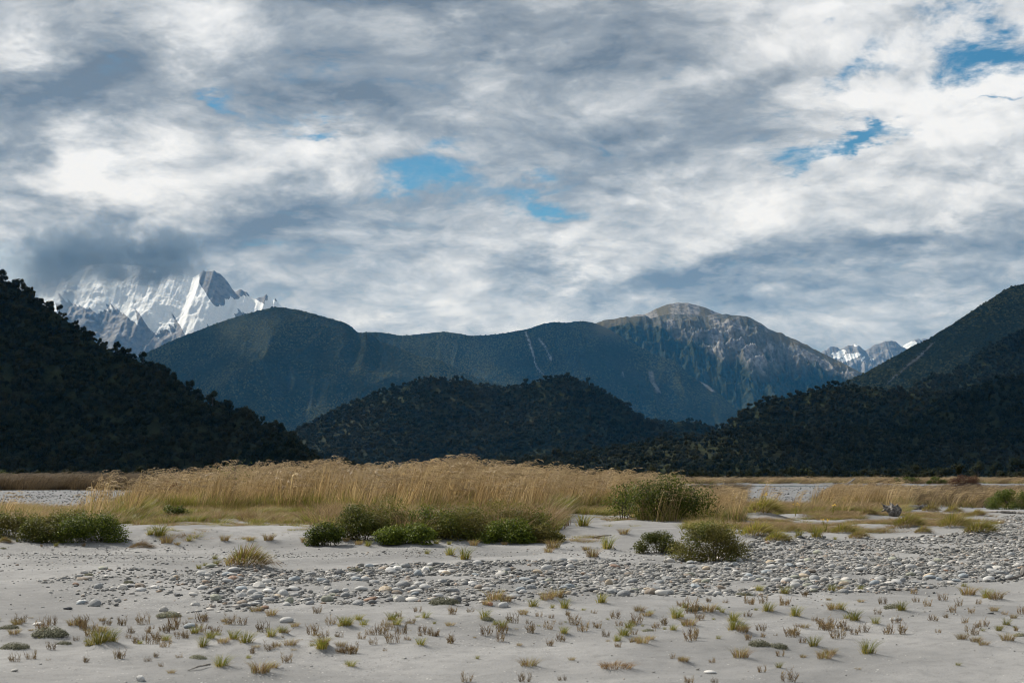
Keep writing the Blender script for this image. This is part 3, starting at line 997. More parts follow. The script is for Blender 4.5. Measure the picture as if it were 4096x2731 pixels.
HILLS['rocky'] = hill('mountain', [z4(*p) for p in [(1500, 330), (1700, 290), (1810, 262), (1890, 250), (1970, 243), (2030, 238)]] + [z5(*p) for p in [(0, 432), (60, 415), (130, 402), (240, 402), (330, 421), (400, 406), (480, 406), (600, 413), (640, 431), (700, 461), (740, 491),
     (830, 526), (900, 561), (980, 591), (1060, 636), (1150, 681), (1240, 726), (1325, 766), (1450, 830), (1700, 960)]], 10500, slope=34, seed=61, cols=560, rows=220, spur=(8, 0.36), mat=M_BARE, fine=0.06, rough_amp=150, jag=16,
     lab='rocky grey mountain with scree gullies right of centre')
HILLS['top'] = hill('mountain', [z4(*p) for p in [(1700, 330), (1890, 262), (1970, 236), (2030, 229), (2100, 196), (2160, 171), (2230, 163)]] + [z5(*p) for p in [(180, 331), (240, 334), (300, 346), (350, 363), (390, 381), (450, 403), (560, 460), (760, 560)]], 11600, slope=30,
     seed=67, cols=260, rows=110, spur=(5, 0.12), mat=M_BARE, rough_amp=35, jag=8, lab='bare rounded summit showing behind the rocky mountain')
HILLS['snowy'] = hill('snowy_mountain', [z3(*p) for p in [(-700, 420), (-300, 260), (100, 190), (400, 120), (700, 90), (1000, 110), (1200, 150), (1300, 190), (1335, 160), (1345, 152), (1365, 132), (1385, 148), (1400, 146), (1440, 141), (1480, 166), (1510, 191), (1540, 231), (1560, 266),
     (1580, 281), (1600, 268), (1620, 266), (1660, 286), (1690, 321), (1720, 331), (1740, 322), (1760, 316), (1790, 296), (1815, 321), (1835, 338), (1850, 321), (1880, 366), (1950, 430), (2100, 520), (2400, 640)]], 15500, slope=36, seed=71, cols=620, rows=240,
     spur=(6, 0.22), mat=M_SNOW, fine=0.05, rough_amp=75, jag=24, lab='snow covered alpine mountain with its top in cloud', lean=0.5)
HILLS['snow_far'] = hill('snowy_mountain', [z5(*p) for p in [(850, 760), (960, 690), (1075, 637), (1130, 610), (1160, 607), (1190, 624), (1225, 606), (1240, 600), (1255, 600), (1290, 587), (1320, 607), (1355, 630), (1385, 612), (1400, 601), (1440, 591), (1480, 572), (1520, 564), (1550, 582), (1590, 607),
     (1640, 640), (1800, 720)]], 18000, slope=38, seed=73, cols=360, rows=120, spur=(6, 0.25), mat=M_SNOW, rough_amp=200, jag=45, lab='distant jagged peaks with small snow fields')
HILLS['snow_far2'] = hill('snowy_mountain', [z5(*p) for p in [(1500, 680), (1580, 625), (1600, 602), (1640, 577), (1680, 557), (1690, 551), (1700, 563), (1715, 549), (1730, 552), (1800, 575), (1900, 640)]], 19500, slope=38, seed=79, cols=160, rows=80, spur=(5, 0.25),
     mat=M_SNOW, rough_amp=150, jag=45, lab='last snowy ridge peeping over the right ridge')


def pix(P):
    """photograph pixel of world points (only to lay out where rock and snow lie on a slope)"""
    X, Y, Z = P[..., 0], P[..., 1], P[..., 2] - CAM_H
    fw = Y * CP + Z * SP
    upv = -Y * SP + Z * CP
    return 2048 + F_PX * X / fw, 1365.5 - F_PX * upv / fw


def attrs(key, **kw):
    o = HILLS[key][0]
    for k, v in kw.items():
        put_attr(o.data, k, v)


def streak(c, r, pts, w, seed):
    """a scree streak running down through the listed slope coordinates (c along the ridge, r down the slope)"""
    pts = sorted(pts, key=lambda p: p[1])
    cc = np.interp(r, [p[1] for p in pts], [p[0] for p in pts])
    ww = w * (0.45 + 1.0 * vnoise(r * 0.03, r * 0 + seed, seed))
    on = (r > pts[0][1]) & (r < pts[-1][1])
    d = np.abs(c - cc + 4.0 * fbm(r / 16.0, c / 30.0, 3, seed))
    return on * sstep(d, ww * 1.2, ww * 0.5)


# slope coordinates for the placed scars are measured on each mountain's own face
o, P, Tm, Am, arc = HILLS['slips']
pu, pv = pix(P)
bare = np.maximum.reduce([streak(pu, pv, [z4(1325, 330), z4(1350, 400), z4(1372, 470), z4(1385, 530), z4(1435, 592)], 5.5, 3), streak(pu, pv, [z4(1400, 370), z4(1440, 420), z4(1465, 470), z4(1480, 505)], 5, 4),
                          0.7 * streak(pu, pv, [z4(2060, 560), z4(2070, 620), z4(2110, 690)], 9, 5), 0.6 * streak(pu, pv, [z4(1890, 560), z4(1900, 600)], 4, 6), 0.8 * streak(pu, pv, [z5(280, 780), z5(340, 840), z5(400, 890)], 9, 7)])
tan = 0.8 * sstep(pu, z4(1640, 0)[0], z4(1800, 0)[0]) * sstep(pv, 1380, 1300)
attrs('slips', bare=0.85 * bare * (Tm >= 0), tan=tan)
o, P, Tm, Am, arc = HILLS['right1']
pu, pv = pix(P)
attrs('right1', bare=0.55 * streak(pu, pv, [z5(1780, 580), z5(1700, 660), z5(1600, 740), z5(1480, 845)], 9, 8) * (Tm >= 0), tan=0 * Tm)
o, P, Tm, Am, arc = HILLS['rocky']
pu, pv = pix(P)
hrel = P[..., 2] / P[..., 2].max()
gul = ridged(Am / 330.0 + 2.2 * fbm(Tm * 3, Am / 500.0, 4, 5), Tm * 2.6, 5, 88, 0.6)
low = np.interp(pu, [z4(1800, 0)[0], z4(2100, 0)[0], z5(130, 0)[0], z5(420, 0)[0], z5(760, 0)[0], z5(1000, 0)[0], z5(1300, 0)[0]], [1240, 1275, 1330, 1420, 1490, 1480, 1500])
b1 = sstep(pv - low + 170 * (gul - 0.5) + 90 * fbm(Am / 200.0, Tm * 7, 4, 90), 40, -50)
b2 = 0.85 * sstep(gul + 0.5 * fbm(Am / 90.0, Tm * 12, 4, 91), 0.42, 0.66)
ridge_tan = sstep(np.abs(Tm + 0.05 * fbm(Am / 150.0, Tm * 8, 3, 4)), 0.07, 0.02) * (0.3 + 0.7 * sstep(pu, z5(700, 0)[0], z5(800, 0)[0]) + 0.7 * sstep(pu, z4(2030, 0)[0], z4(1900, 0)[0]))
attrs('rocky', bare=np.clip(b1 * (0.3 + 1.1 * b2), 0, 1) * (1 - np.clip(ridge_tan, 0, 1)), tan=np.clip(np.maximum(ridge_tan, 0.30 * b1), 0, 1))
o, P, Tm, Am, arc = HILLS['top']
attrs('top', bare=0.85 * sstep(fbm(Am / 120.0, Tm * 7, 4, 12), -0.05, 0.12), tan=1 + 0 * Tm)
o, P, Tm, Am, arc = HILLS['snowy']
pu, pv = pix(P)
line = np.interp(pu, [0, 240, 350, 480, 600, 720, 800, 900, 1000, 1130], [1215, 1225, 1240, 1262, 1290, 1325, 1345, 1310, 1300, 1290])
ribs = ridged(pu / 62.0 - (pv - 1000) / 105.0, (pv + 0.4 * pu) / 420.0, 4, 33, 0.55)
sn = sstep(pv - line + 150 * (ribs - 0.5), 45, -45)
crag = sstep(pu, 780, 815) * sstep(pv - np.interp(pu, [790, 850, 930, 1000, 1130], [1130, 1215, 1205, 1195, 1222]) + 90 * (ribs - 0.5), 10, -14)
attrs('snowy', snow=np.clip(sn * (1 - crag) - 0.15 + 0.3 * (1 - ribs), 0, 1))
o, P, Tm, Am, arc = HILLS['snow_far']
pu, pv = pix(P)
fld = np.maximum.reduce([sstep(np.hypot((pu - c[0] + (pv - c[1]) * 0.8) / c[2], (pv - c[1]) / c[3]) + 0.7 * fbm(pu / 14, pv / 14, 3, 5), 1.0, 0.7) for c in
                         [(*z5(1190, 655), 22, 22), (*z5(1270, 665), 36, 13), (*z5(1230, 690), 22, 8), (*z5(1340, 680), 8, 12), (*z5(1400, 688), 12, 6), (*z5(1300, 595), 12, 7), (*z5(1150, 650), 7, 5)]])
attrs('snow_far', snow=fld)
o, P, Tm, Am, arc = HILLS['snow_far2']
pu, pv = pix(P)
attrs('snow_far2', snow=sstep(pv + 25 * fbm(pu / 12, pv / 12, 3, 2), 1362, 1372))


# ------------------------------------------------------------------ forests
def ico(sub):
    import bmesh
    bm = bmesh.new()
    bmesh.ops.create_icosphere(bm, subdivisions=sub, radius=1.0)
    v = np.array([p.co[:] for p in bm.verts])
    f = [[q.index for q in p.verts] for p in bm.faces]
    bm.free()
    return v, f


ICO1, ICO2, ICO3 = ico(1), ico(2), ico(3)


def crown(mb, seed, n, rad, hgt, zc, size, lobes=8, core=True, conic=False):
    """leaf clumps on uneven lobes through the crown's volume, around a darker inner mass"""
    r = random.Random(seed)
    L = []
    for k in range(lobes):
        a, q = r.random() * 6.283, math.sqrt(r.random())
        zf = r.uniform(-0.45, 0.6)
        shrink = (1 - 0.75 * max(zf + 0.2, 0)) if conic else math.sqrt(max(0.1, 1 - zf * zf))
        L.append((math.cos(a) * q * rad * 0.62 * shrink, math.sin(a) * q * rad * 0.62 * shrink, zc + zf * hgt * 0.62, rad * r.uniform(0.32, 0.55)))
    for i in range(n):
        cx, cy, cz, cr = L[r.randrange(lobes)]
        d = Vector((r.gauss(0, 1), r.gauss(0, 1), r.gauss(0.25, 1))).normalized()
        k = cr * r.uniform(0.72, 1.08)
        nr = (d + Vector((r.gauss(0, .28), r.gauss(0, .28), r.gauss(0.15, .28)))).normalized()
        mb.leaf((cx + d.x * k, cy + d.y * k, cz + d.z * k * 0.9), nr, size * r.uniform(0.6, 1.3), 0.8, min(1, max(0, r.gauss(0.4, 0.25))), 0, r)
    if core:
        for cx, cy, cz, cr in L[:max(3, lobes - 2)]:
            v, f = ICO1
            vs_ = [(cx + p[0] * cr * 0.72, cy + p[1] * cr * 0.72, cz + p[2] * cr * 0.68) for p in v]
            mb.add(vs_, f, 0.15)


TREES, LUMPS = [], []
for k in range(7):
    mb = MB()
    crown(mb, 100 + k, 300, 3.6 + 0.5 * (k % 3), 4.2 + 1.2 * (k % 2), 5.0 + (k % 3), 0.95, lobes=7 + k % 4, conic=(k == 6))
    mb.tube([(0, 0, -3), (0.1, 0, 2), (0, 0.1, 6)], [0.35, 0.28, 0.1], 4, 0.1)
    TREES.append(mb.mesh('forest_tree_%d' % k, [M_FOREST]))
for k in range(4):
    mb = MB()
    rk = random.Random(140 + k)
    for q in range(6):
        a = rk.random() * 6.283
        d0 = rk.uniform(0.5, 3.0) if q else 0.0
        rr_ = rk.uniform(1.6, 2.7)
        vv_, ff_ = ICO1
        jit = [1 + 0.22 * (rk.random() - 0.5) for _ in vv_]
        mb.add([(math.cos(a) * d0 + p[0] * rr_ * j_, math.sin(a) * d0 + p[1] * rr_ * j_, 3.4 + rk.uniform(-.1, .1) - 0.35 * d0 + p[2] * rr_ * j_ * 1.1) for p, j_ in zip(vv_, jit)], ff_, rk.uniform(0.3, 0.6))
    LUMPS.append(mb.mesh('far_tree_%d' % k, [M_FARFOREST]))


def forest(key, name, density, protos, seed, scale=(0.75, 1.25), tmin=-0.12, tmax=1.0, clear=None, lab=None, hug=False):
    o, P, Tm, Am, arc = HILLS[key]
    rng = np.random.default_rng(seed)
    a, b_, c, d = P[:-1, :-1], P[:-1, 1:], P[1:, :-1], P[1:, 1:]
    area = np.abs((b_[..., 0] - a[..., 0]) * (c[..., 1] - a[..., 1]) - (b_[..., 1] - a[..., 1]) * (c[..., 0] - a[..., 0]))
    area = area * 1.15
    tm = 0.5 * (Tm[:-1, :-1] + Tm[1:, 1:])
    ok = (tm >= tmin) & (tm <= tmax) & (a[..., 2] > -0.4)
    # only where the photograph (or a step beside it) can see the slope
    fr = np.abs(a[..., 0]) < 0.46 * a[..., 1]
    w = area * ok * fr
    n = int(w.sum() * density)
    cell = rng.choice(w.size, n, p=(w / w.sum()).ravel())
    i, j = np.unravel_index(cell, w.shape)
    s, t_ = rng.random(n)[:, None], rng.random(n)[:, None]
    p = (a[i, j] * (1 - s) + b_[i, j] * s) * (1 - t_) + (c[i, j] * (1 - s) + d[i, j] * s) * t_
    if clear is not None:
        keep = clear[i, j] < rng.random(n)
        p = p[keep]
        n = len(p)
    sc = rng.uniform(*scale, n) * (1 + 0.35 * (rng.random(n) < 0.06))
    # taller in hollows, shorter on the exposed crest, and in drifts
    sc = sc * (0.85 + 0.5 * (fbm(p[:, 0] / 60, p[:, 1] / 60, 3, seed) + 0.3))
    rot = np.stack([rng.normal(0, 0.05, n), rng.normal(0, 0.05, n), rng.uniform(0, 6.28, n)], 1)
    S = np.stack([sc, sc, sc * rng.uniform(0.85, 1.25, n)], 1)
    p = p - np.array([0, 0, 0.8])
    if hug:          # far off, the closed canopy follows the slope
        if clear is not None:
            i, j = i[keep], j[keep]
        nn = np.cross(b_[i, j] - a[i, j], c[i, j] - a[i, j])
        nn = nn / np.linalg.norm(nn, axis=1, keepdims=True)
        nn = nn * np.sign(nn[:, 2:3])
        rot[:, 0] = np.arcsin(np.clip(-nn[:, 1], -1, 1))
        rot[:, 1] = np.arctan2(nn[:, 0], nn[:, 2])
        rot[:, 2] = 0
        S[:, 2] *= 0.5
    f = scatter(name, p, rot, S, rng.integers(0, len(protos), n), protos)
    tag(f, label=lab)
    return f


FL = 'dense dark evergreen forest covering '
forest('left', 'forest', 0.055, TREES, 1, (0.5, 0.95), lab=FL + 'the steep left hillside')
forest('central', 'forest', 0.036, TREES, 2, (0.6, 1.05), lab=FL + 'the middle hill')
forest('small', 'forest', 0.030, TREES, 3, (0.7, 1.15), lab=FL + 'the small knoll')
forest('low', 'forest', 0.022, TREES, 4, (0.55, 1.0), lab=FL + 'the low terrace')
forest('mid', 'forest', 0.038, TREES, 5, (0.55, 1.0), lab=FL + 'the flat topped foothill')
forest('near_right', 'forest', 0.045, TREES, 6, (0.5, 0.95), lab=FL + 'the spur at the right edge')
forest('right2', 'forest', 0.030, TREES, 7, (0.7, 1.15), lab=FL + 'the second right ridge')
bare = np.zeros(HILLS['right1'][1].shape[:2], np.float32).ravel()
HILLS['right1'][0].data.attributes['bare'].data.foreach_get('value', bare)
forest('right1', 'forest', 0.024, LUMPS, 8, (0.7, 1.15), hug=True, clear=np.clip(2 * bare.reshape(HILLS['right1'][1].shape[:2])[:-1, :-1], 0, 1), lab=FL + 'the tall right ridge')
forest('blue', 'forest', 0.012, LUMPS, 9, (0.9, 1.5), hug=True, lab=FL + 'the broad blue mountain')
bare = np.zeros(HILLS['slips'][1].shape[:2], np.float32).ravel()
HILLS['slips'][0].data.attributes['bare'].data.foreach_get('value', bare)
tanv = bare.copy()
HILLS['slips'][0].data.attributes['tan'].data.foreach_get('value', tanv)
forest('slips', 'forest', 0.011, LUMPS, 10, (0.9, 1.5), hug=True, clear=np.clip(2 * np.maximum(bare, tanv).reshape(HILLS['slips'][1].shape[:2])[:-1, :-1], 0, 1), lab=FL + 'the mountain with the landslips')

# single trees that stand out on the skyline of the left hill and along the foot of the right hills
TREE_KINDS = []
for k in range(4):
    mb = MB()
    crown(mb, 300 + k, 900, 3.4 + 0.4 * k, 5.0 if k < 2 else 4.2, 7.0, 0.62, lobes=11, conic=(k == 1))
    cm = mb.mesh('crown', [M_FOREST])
    mb = MB()
    mb.tube([(0, 0, -2), (0.15, 0, 2), (0.0, 0.1, 5), (0.1, 0, 8.0)], [0.42, 0.34, 0.24, 0.08], 6, 0.4)
    rr = random.Random(40 + k)
    for q in range(6):
        a = rr.random() * 6.283
        z0 = rr.uniform(3.5, 6.5)
        mb.tube([(0.05, 0.05, z0), (math.cos(a) * 1.2, math.sin(a) * 1.2, z0 + 1.0), (math.cos(a) * 2.4, math.sin(a) * 2.4, z0 + 2.4)], [0.14, 0.10, 0.04], 4, 0.4)
    TREE_KINDS.append((cm, mb.mesh('trunk', [M_TRUNK])))


def on_hill(key, u, back=0.0):
    """a standing place on the crest of a hill (or down its face when back > 0)"""
    o, P, Tm, Am, arc = HILLS[key]
    row = int(np.argmin(np.abs(Tm[:, 0] - back)))
    pu, pv = pix(P[row])
    k = int(np.argmin(np.abs(pu - u)))
    return P[row, k]


def single_tree(kind, pos, s, label, group):
    root = bpy.data.objects.new('forest_tree', None)
    COL.objects.link(root)
    root.location = pos
    root.rotation_euler = (0, 0, random.random() * 6.28)
    root.scale = (s * 0.78, s * 0.78, s * 0.9)
    for nm, msh in (('crown', TREE_KINDS[kind][0]), ('trunk', TREE_KINDS[kind][1])):
        c = bpy.data.objects.new(nm, msh)
        COL.objects.link(c)
        c.parent = root
    tag(root, label, 'tree', group)


RIDGE = [(10, 2, 1.0), (125, 0, 0.9), (240, 3, 0.9), (300, 0, 0.8), (372, 2, 0.8), (470, 1, 1.1), (520, 0, 0.85), (572, 3, 1.0), (645, 2, 0.9), (700, 0, 0.8), (790, 3, 0.75), (852, 2, 1.25), (905, 0, 0.8), (985, 3, 0.75), (1050, 0, 0.8), (1102, 2, 1.0), (1160, 3, 0.8), (1225, 0, 0.75)]


def ordinal(n):
    return '%d%s' % (n, 'th' if 10 <= n % 100 <= 20 else {1: 'st', 2: 'nd', 3: 'rd'}.get(n % 10, 'th'))


for i, (u, k, s) in enumerate(RIDGE):
    form = ['round crowned tree', 'pointed tree', 'broad tree', 'wide rounded tree'][k]
    single_tree(k, on_hill('left', u), s, 'dark %s, %s from left along the left hill skyline' % (form, ordinal(i + 1)), 'trees on the skyline of the left hillside')
for i, (u, D_, k, s) in enumerate([(3330, 640, 0, 0.75), (3660, 560, 3, 0.85), (3740, 600, 0, 0.8), (3905, 640, 2, 1.15), (3975, 610, 0, 1.05), (4060, 600, 3, 1.2), (3560, 620, 2, 0.7), (3480, 640, 0, 0.65), (3200, 660, 3, 0.7), (3080, 680, 0, 0.65), (2960, 700, 2, 0.7)]):
    x = (u - 2048) / F_PX * D_
    single_tree(k, (x, D_, float(gz(x, D_)) - 2.6), s, 'valley tree in front of the right forest, %s from left' % ordinal(sorted([3330, 3660, 3740, 3905, 3975, 4060, 3560, 3480, 3200, 3080, 2960]).index(u) + 1),
                'trees along the foot of the right hills')
# scrub at the foot of the hills, one mass
n = 900
rng = np.random.default_rng(5)
D_ = rng.uniform(420, 1000, n)
x = rng.uniform(-0.45, 0.45, n) * D_
keep = ~((x / D_ > -0.1) & (x / D_ < 0.06) & (D_ < 600))
D_, x = D_[keep], x[keep]
tag(scatter('scrub', np.stack([x, D_, gz(x, D_) - 1.0], 1), np.stack([0 * x, 0 * x, rng.uniform(0, 6.28, len(x))], 1), rng.uniform(0.22, 0.55, len(x)), rng.integers(0, 7, len(x)), TREES), label='dark scrub along the foot of the hills')


# ------------------------------------------------------------------ grasses
def blades(mb, r, n, h, base, spread, width, wind, tone=(0.5, 0.2), mat=0, seg=3, up_=1.0, hvar=0.3):
    for i in range(n):
        a, q = r.random() * 6.283, math.sqrt(r.random())
        bx, by = math.cos(a) * q * base, math.sin(a) * q * base
        hh = h * (1 - hvar * r.random())
        ox = math.cos(a) * spread * hh * r.uniform(0.2, 1) * (0.3 + q) + wind * hh * r.uniform(0.5, 1.3)
        oy = math.sin(a) * spread * hh * r.uniform(0.2, 1) * (0.3 + q)
        pts = []
        for k in range(seg + 1):
            s = k / seg
            pts.append((bx + ox * s ** 1.7, by + oy * s ** 1.7, hh * up_ * (s - 0.22 * spread * s ** 3)))
        th = r.random() * 3.1416
        mb.ribbon(pts, width, width * 0.25, (math.cos(th), math.sin(th), 0), min(1, max(0, r.gauss(*tone))), mat)


def plume(mb, r, p, wind, L, tone, mat):
    """a nodding, open seed head blown to the right"""
    x, y, z = p
    pts = []
    for k in range(5):
        s = k / 4
        pts.append((x + wind * L * (0.35 * s + 0.75 * s * s), y, z + L * (0.75 * s - 0.62 * s * s)))
    mb.ribbon(pts, 0.010, 0.006, (0, 1, 0.3), tone, mat)
    for k in range(9):
        s = r.uniform(0.15, 1.0)
        i = min(3, int(s * 4))
        q = [pts[i][j] + (pts[i + 1][j] - pts[i][j]) * (s * 4 - i) for j in range(3)]
        l = L * r.uniform(0.15, 0.34)
        e = (q[0] + l * 0.75 * wind / max(0.3, abs(wind)), q[1] + r.uniform(-.35, .35) * l, q[2] - l * r.uniform(0.1, 0.75))
        m_ = ((q[0] + e[0]) / 2, (q[1] + e[1]) / 2, (q[2] + e[2]) / 2 + 0.12 * l)
        mb.ribbon([q, m_, e], 0.012, 0.006, (0.3, 0.8, 0.5), min(1, tone + 0.15), mat)


def tall_clump(seed, stems=15, leaves=10, green=30, mats=None):
    r = random.Random(seed)
    mb = MB()
    for i in range(stems):
        a, q = r.random() * 6.283, math.sqrt(r.random())
        bx, by = math.cos(a) * q * 0.16, math.sin(a) * q * 0.16
        hh = r.uniform(0.72, 1.12)
        w = r.uniform(0.16, 0.42)
        oy = r.uniform(-0.12, 0.12) + by * 0.5
        pts = [(bx + w * hh * s ** 1.5 + 0.25 * bx * s, by + oy * s, hh * (s - 0.06 * s * s)) for s in (0, 0.3, 0.62, 0.86)]
        th = r.random() * 3.14
        tone = min(1, max(0, r.gauss(0.5, 0.36)))
        mb.ribbon(pts, 0.013, 0.008, (math.cos(th), math.sin(th), 0), tone, 0)
        if r.random() < 0.8:
            plume(mb, r, pts[-1], r.uniform(0.6, 1.2), hh * r.uniform(0.15, 0.28), tone, 0)
    blades(mb, r, leaves, 0.62, 0.18, 0.7, 0.013, 0.35, (0.35, 0.34), 0, 3)
    blades(mb, r, green, 0.62, 0.20, 0.8, 0.014, 0.22, (0.4, 0.38), 1, 3, hvar=0.6)
    return mb.mesh('tall_grass_clump_%d' % seed, mats or [M_STRAW, M_GREENBLADE])


def low_clump(seed, n=60, dry=16):
    r = random.Random(seed)
    mb = MB()
    blades(mb, r, n, 0.42, 0.2, 0.8, 0.013, 0.18, (0.45, 0.3), 1, 3)
    blades(mb, r, dry, 0.55, 0.18, 0.6, 0.009, 0.3, (0.45, 0.25), 0, 3)
    return mb.mesh('low_grass_clump_%d' % seed, [M_STRAW, M_GREENBLADE])


def tangle_clump(seed):
    r = random.Random(seed)
    mb = MB()
    blades(mb, r, 46, 0.6, 0.2, 1.0, 0.012, 0.15, (0.3, 0.25), 0, 3)
    blades(mb, r, 16, 0.45, 0.2, 1.0, 0.012, 0.15, (0.3, 0.25), 1, 3)
    return mb.mesh('brown_tangle_%d' % seed, [M_DEAD, M_GREENBLADE])


TALL = [tall_clump(500 + k) for k in range(7)]
LOWG = [low_clump(520 + k) for k in range(5)]
TANG = [tangle_clump(540 + k) for k in range(4)]
FARG = [tall_clump(560 + k, 12, 26, 20, [M_FARGRASS_SHADED, M_FARGRASS_SHADED]) for k in range(4)]
KINDS = TALL + LOWG + TANG + FARG
IT, IL, IB = np.arange(0, 7), np.arange(7, 12), np.arange(12, 16)
IF = np.arange(16, 20)


class Patch:
    def __init__(self):
        self.p, self.r, self.s, self.k = [], [], [], []

    def fill(self, poly, dens, kinds, hfun, seed, wid=1.0, holes=0.0, zoff=-0.03, prob=None):
        rng = np.random.default_rng(seed)
        poly = [p for p in poly]
        xs_, ys_ = [p[0] for p in poly], [p[1] for p in poly]
        A = (max(xs_) - min(xs_)) * (max(ys_) - min(ys_))
        n = int(A * dens)
        x, y = rng.uniform(min(xs_), max(xs_), n), rng.uniform(min(ys_), max(ys_), n)
        ok = inpoly(x + 0.9 * fbm(x / 0.7, y / 0.7, 3, seed + 50), y + 2.2 * fbm(x / 0.8, y / 1.2, 3, seed + 51), poly)
        if prob is not None:
            ok &= rng.random(n) < prob(x, y)
        if holes:
            ok &= fbm(x / 1.3, y / 1.3, 3, seed) > (holes - 0.5)
        x, y = x[ok], y[ok]
        n = len(x)
        h = hfun(x, y) * rng.uniform(0.75, 1.12, n) 
        self.p.append(np.stack([x, y, gz(x, y) + zoff], 1))
        self.r.append(np.stack([rng.normal(0, .06, n), rng.normal(0, .08, n), rng.normal(0, 0.45, n)], 1))
        w = wid * rng.uniform(0.8, 1.25, n) * np.clip(h, 0.7, 2.0) ** 0.3
        self.s.append(np.stack([w, w, h], 1))
        self.k.append(rng.choice(kinds, n))
        return self

    def build(self, name, lab):
        if not self.p:
            return
        o = scatter(name, np.concatenate(self.p), np.concatenate(self.r), np.concatenate(self.s), np.concatenate(self.k), KINDS)
        return tag(o, label=lab)


FRONT = [(-900, 2150), (0, 2155), (420, 2150), (480, 2125), (600, 2100), (760, 2098), (900, 2096), (1200, 2092), (1330, 2104), (1500, 2128), (2150, 2130), (2250, 2088), (2400, 2082), (2600, 2076), (2640, 2072)]
BACK_ = [(2760, 2040), (2500, 2036), (1500, 2030), (900, 2045), (560, 2066), (300, 2090), (0, 2092), (-900, 2095)]
MAIN = [flat(*p) for p in FRONT + BACK_]


def main_h(x, y):
    u = 2048 + F_PX * x / y
    top = np.interp(u, [-500, 100, 500, 900, 1150, 1300, 1450, 1700, 1850, 2100, 2400, 2650, 2760], [0.9, 0.95, 1.15, 1.34, 1.42, 1.44, 1.30, 1.44, 1.38, 1.26, 1.18, 1.10, 0.9])
    return top * (1 + 0.35 * fbm(x / 0.9, y / 0.9, 3, 44))


def px_poly(rows):
    return [flat(*p) for p in rows]


tg = Patch()
tg.fill([p for p in MAIN], 7.5, IT, main_h, 1, 1.0, 0.10, prob=lambda x, y: np.interp(2048 + F_PX * x / y, [0, 350, 650, 950], [0.03, 0.05, 0.35, 1.0]))
tg.fill([p for p in MAIN], 7, IB, lambda x, y: 0.62 * main_h(x, y) * np.interp(2048 + F_PX * x / y, [350, 800], [0.7, 1.0]), 2, 1.1, 0.3)
tg.fill([p for p in MAIN], 13, IL, lambda x, y: (1.35 + 0.8 * fbm(x / 1.5, y / 1.5, 2, 9)) * np.interp(2048 + F_PX * x / y, [350, 800], [0.65, 1.0]), 3, 1.1, 0.25)
tg.fill(px_poly([(540, 2140), (1250, 2135), (1250, 2088), (600, 2092)]), 20, np.concatenate([IL, IB]), lambda x, y: 0.42 + 0.5 * fbm(x / 0.8, y / 0.8, 2, 9), 33, 0.8, 0.5)
tg.fill(px_poly([(1250, 2178), (2250, 2176), (2230, 2120), (1280, 2120)]), 9, np.concatenate([IL, IB, IB]), lambda x, y: 1.0 + 0.9 * fbm(x / 0.8, y / 0.8, 2, 9), 34, 1.0, 0.4)
tg.fill(px_poly([(480, 2122), (600, 2098), (900, 2094), (1200, 2090), (1330, 2100), (1500, 2122), (2150, 2122), (2240, 2085), (2640, 2070), (2700, 2052), (2200, 2056), (1500, 2080), (900, 2068), (500, 2080)]), 15, IL, lambda x, y: 1.55 + 0.9 * fbm(x, y, 3, 19), 41, 1.1, 0.35)
# fringe of green along the front
tg.fill(px_poly([(470, 2135), (600, 2110), (900, 2105), (1260, 2100), (1260, 2078), (900, 2078), (560, 2080)]), 26, IL, lambda x, y: 0.75 + 0 * x, 4, 1.0, 0.15)
tg.fill(px_poly([(2200, 2100), (2420, 2092), (2640, 2086), (2640, 2068), (2240, 2072)]), 26, IL, lambda x, y: 0.62 + 0 * x, 5, 1.0, 0.15)
tg.fill(px_poly([(1260, 2168), (1500, 2172), (2200, 2168), (2250, 2110), (1300, 2105)]), 8, np.concatenate([IL, IB]), lambda x, y: 0.95 + 0 * x, 6, 1.1, 0.3)
tg.fill(px_poly([(-700, 2162), (430, 2160), (480, 2110), (-700, 2100)]), 9, np.concatenate([IL, IB]), lambda x, y: 0.85 + 0.5 * fbm(x, y, 2, 4), 7, 1.0, 0.25)
tg.build('tall_grass', 'tall straw coloured grass leaning right in a long band across the dunes')

tg = Patch()
R1 = px_poly([(2760, 2080), (2900, 2082), (3100, 2076), (3350, 2070), (3570, 2064), (3600, 2040), (3480, 2034), (3200, 2038), (2900, 2038), (2800, 2044)])
tg.fill(R1, 14, np.concatenate([IB, IL]), lambda x, y: 0.72 + 0.5 * fbm(x, y, 2, 3), 11, 1.1, 0.1)
tg.fill(R1, 0.5, IT, lambda x, y: 0.95 + 0.5 * fbm(x / 2, y / 2, 2, 4), 12, 0.9, 0.25)
tg.fill(px_poly([(2760, 2160), (3300, 2150), (3900, 2130), (4000, 2085), (3600, 2062), (3000, 2078), (2760, 2085)]), 30, np.concatenate([IB, IL, IB]), lambda x, y: 0.26 + 0.3 * fbm(x / 0.6, y / 0.6, 2, 3), 16, 0.75, 0.52)
tg.fill(px_poly([(560, 2185), (1240, 2185), (1240, 2100), (640, 2105)]), 16, np.concatenate([IB, IL]), lambda x, y: 0.18 + 0.2 * fbm(x / 0.6, y / 0.6, 2, 3), 17, 0.6, 0.56)
tg.fill(px_poly([(2230, 2190), (2560, 2190), (2650, 2090), (2280, 2092)]), 16, np.concatenate([IB, IL]), lambda x, y: 0.2 + 0.2 * fbm(x / 0.6, y / 0.6, 2, 3), 18, 0.6, 0.55)
tg.fill(px_poly([(3260, 2040), (3500, 2046), (3590, 2040), (3600, 2012), (3420, 2012), (3300, 2020)]), 7, IT, lambda x, y: 1.0 + 0.3 * fbm(x, y, 2, 4), 13, 1.0, 0.1)
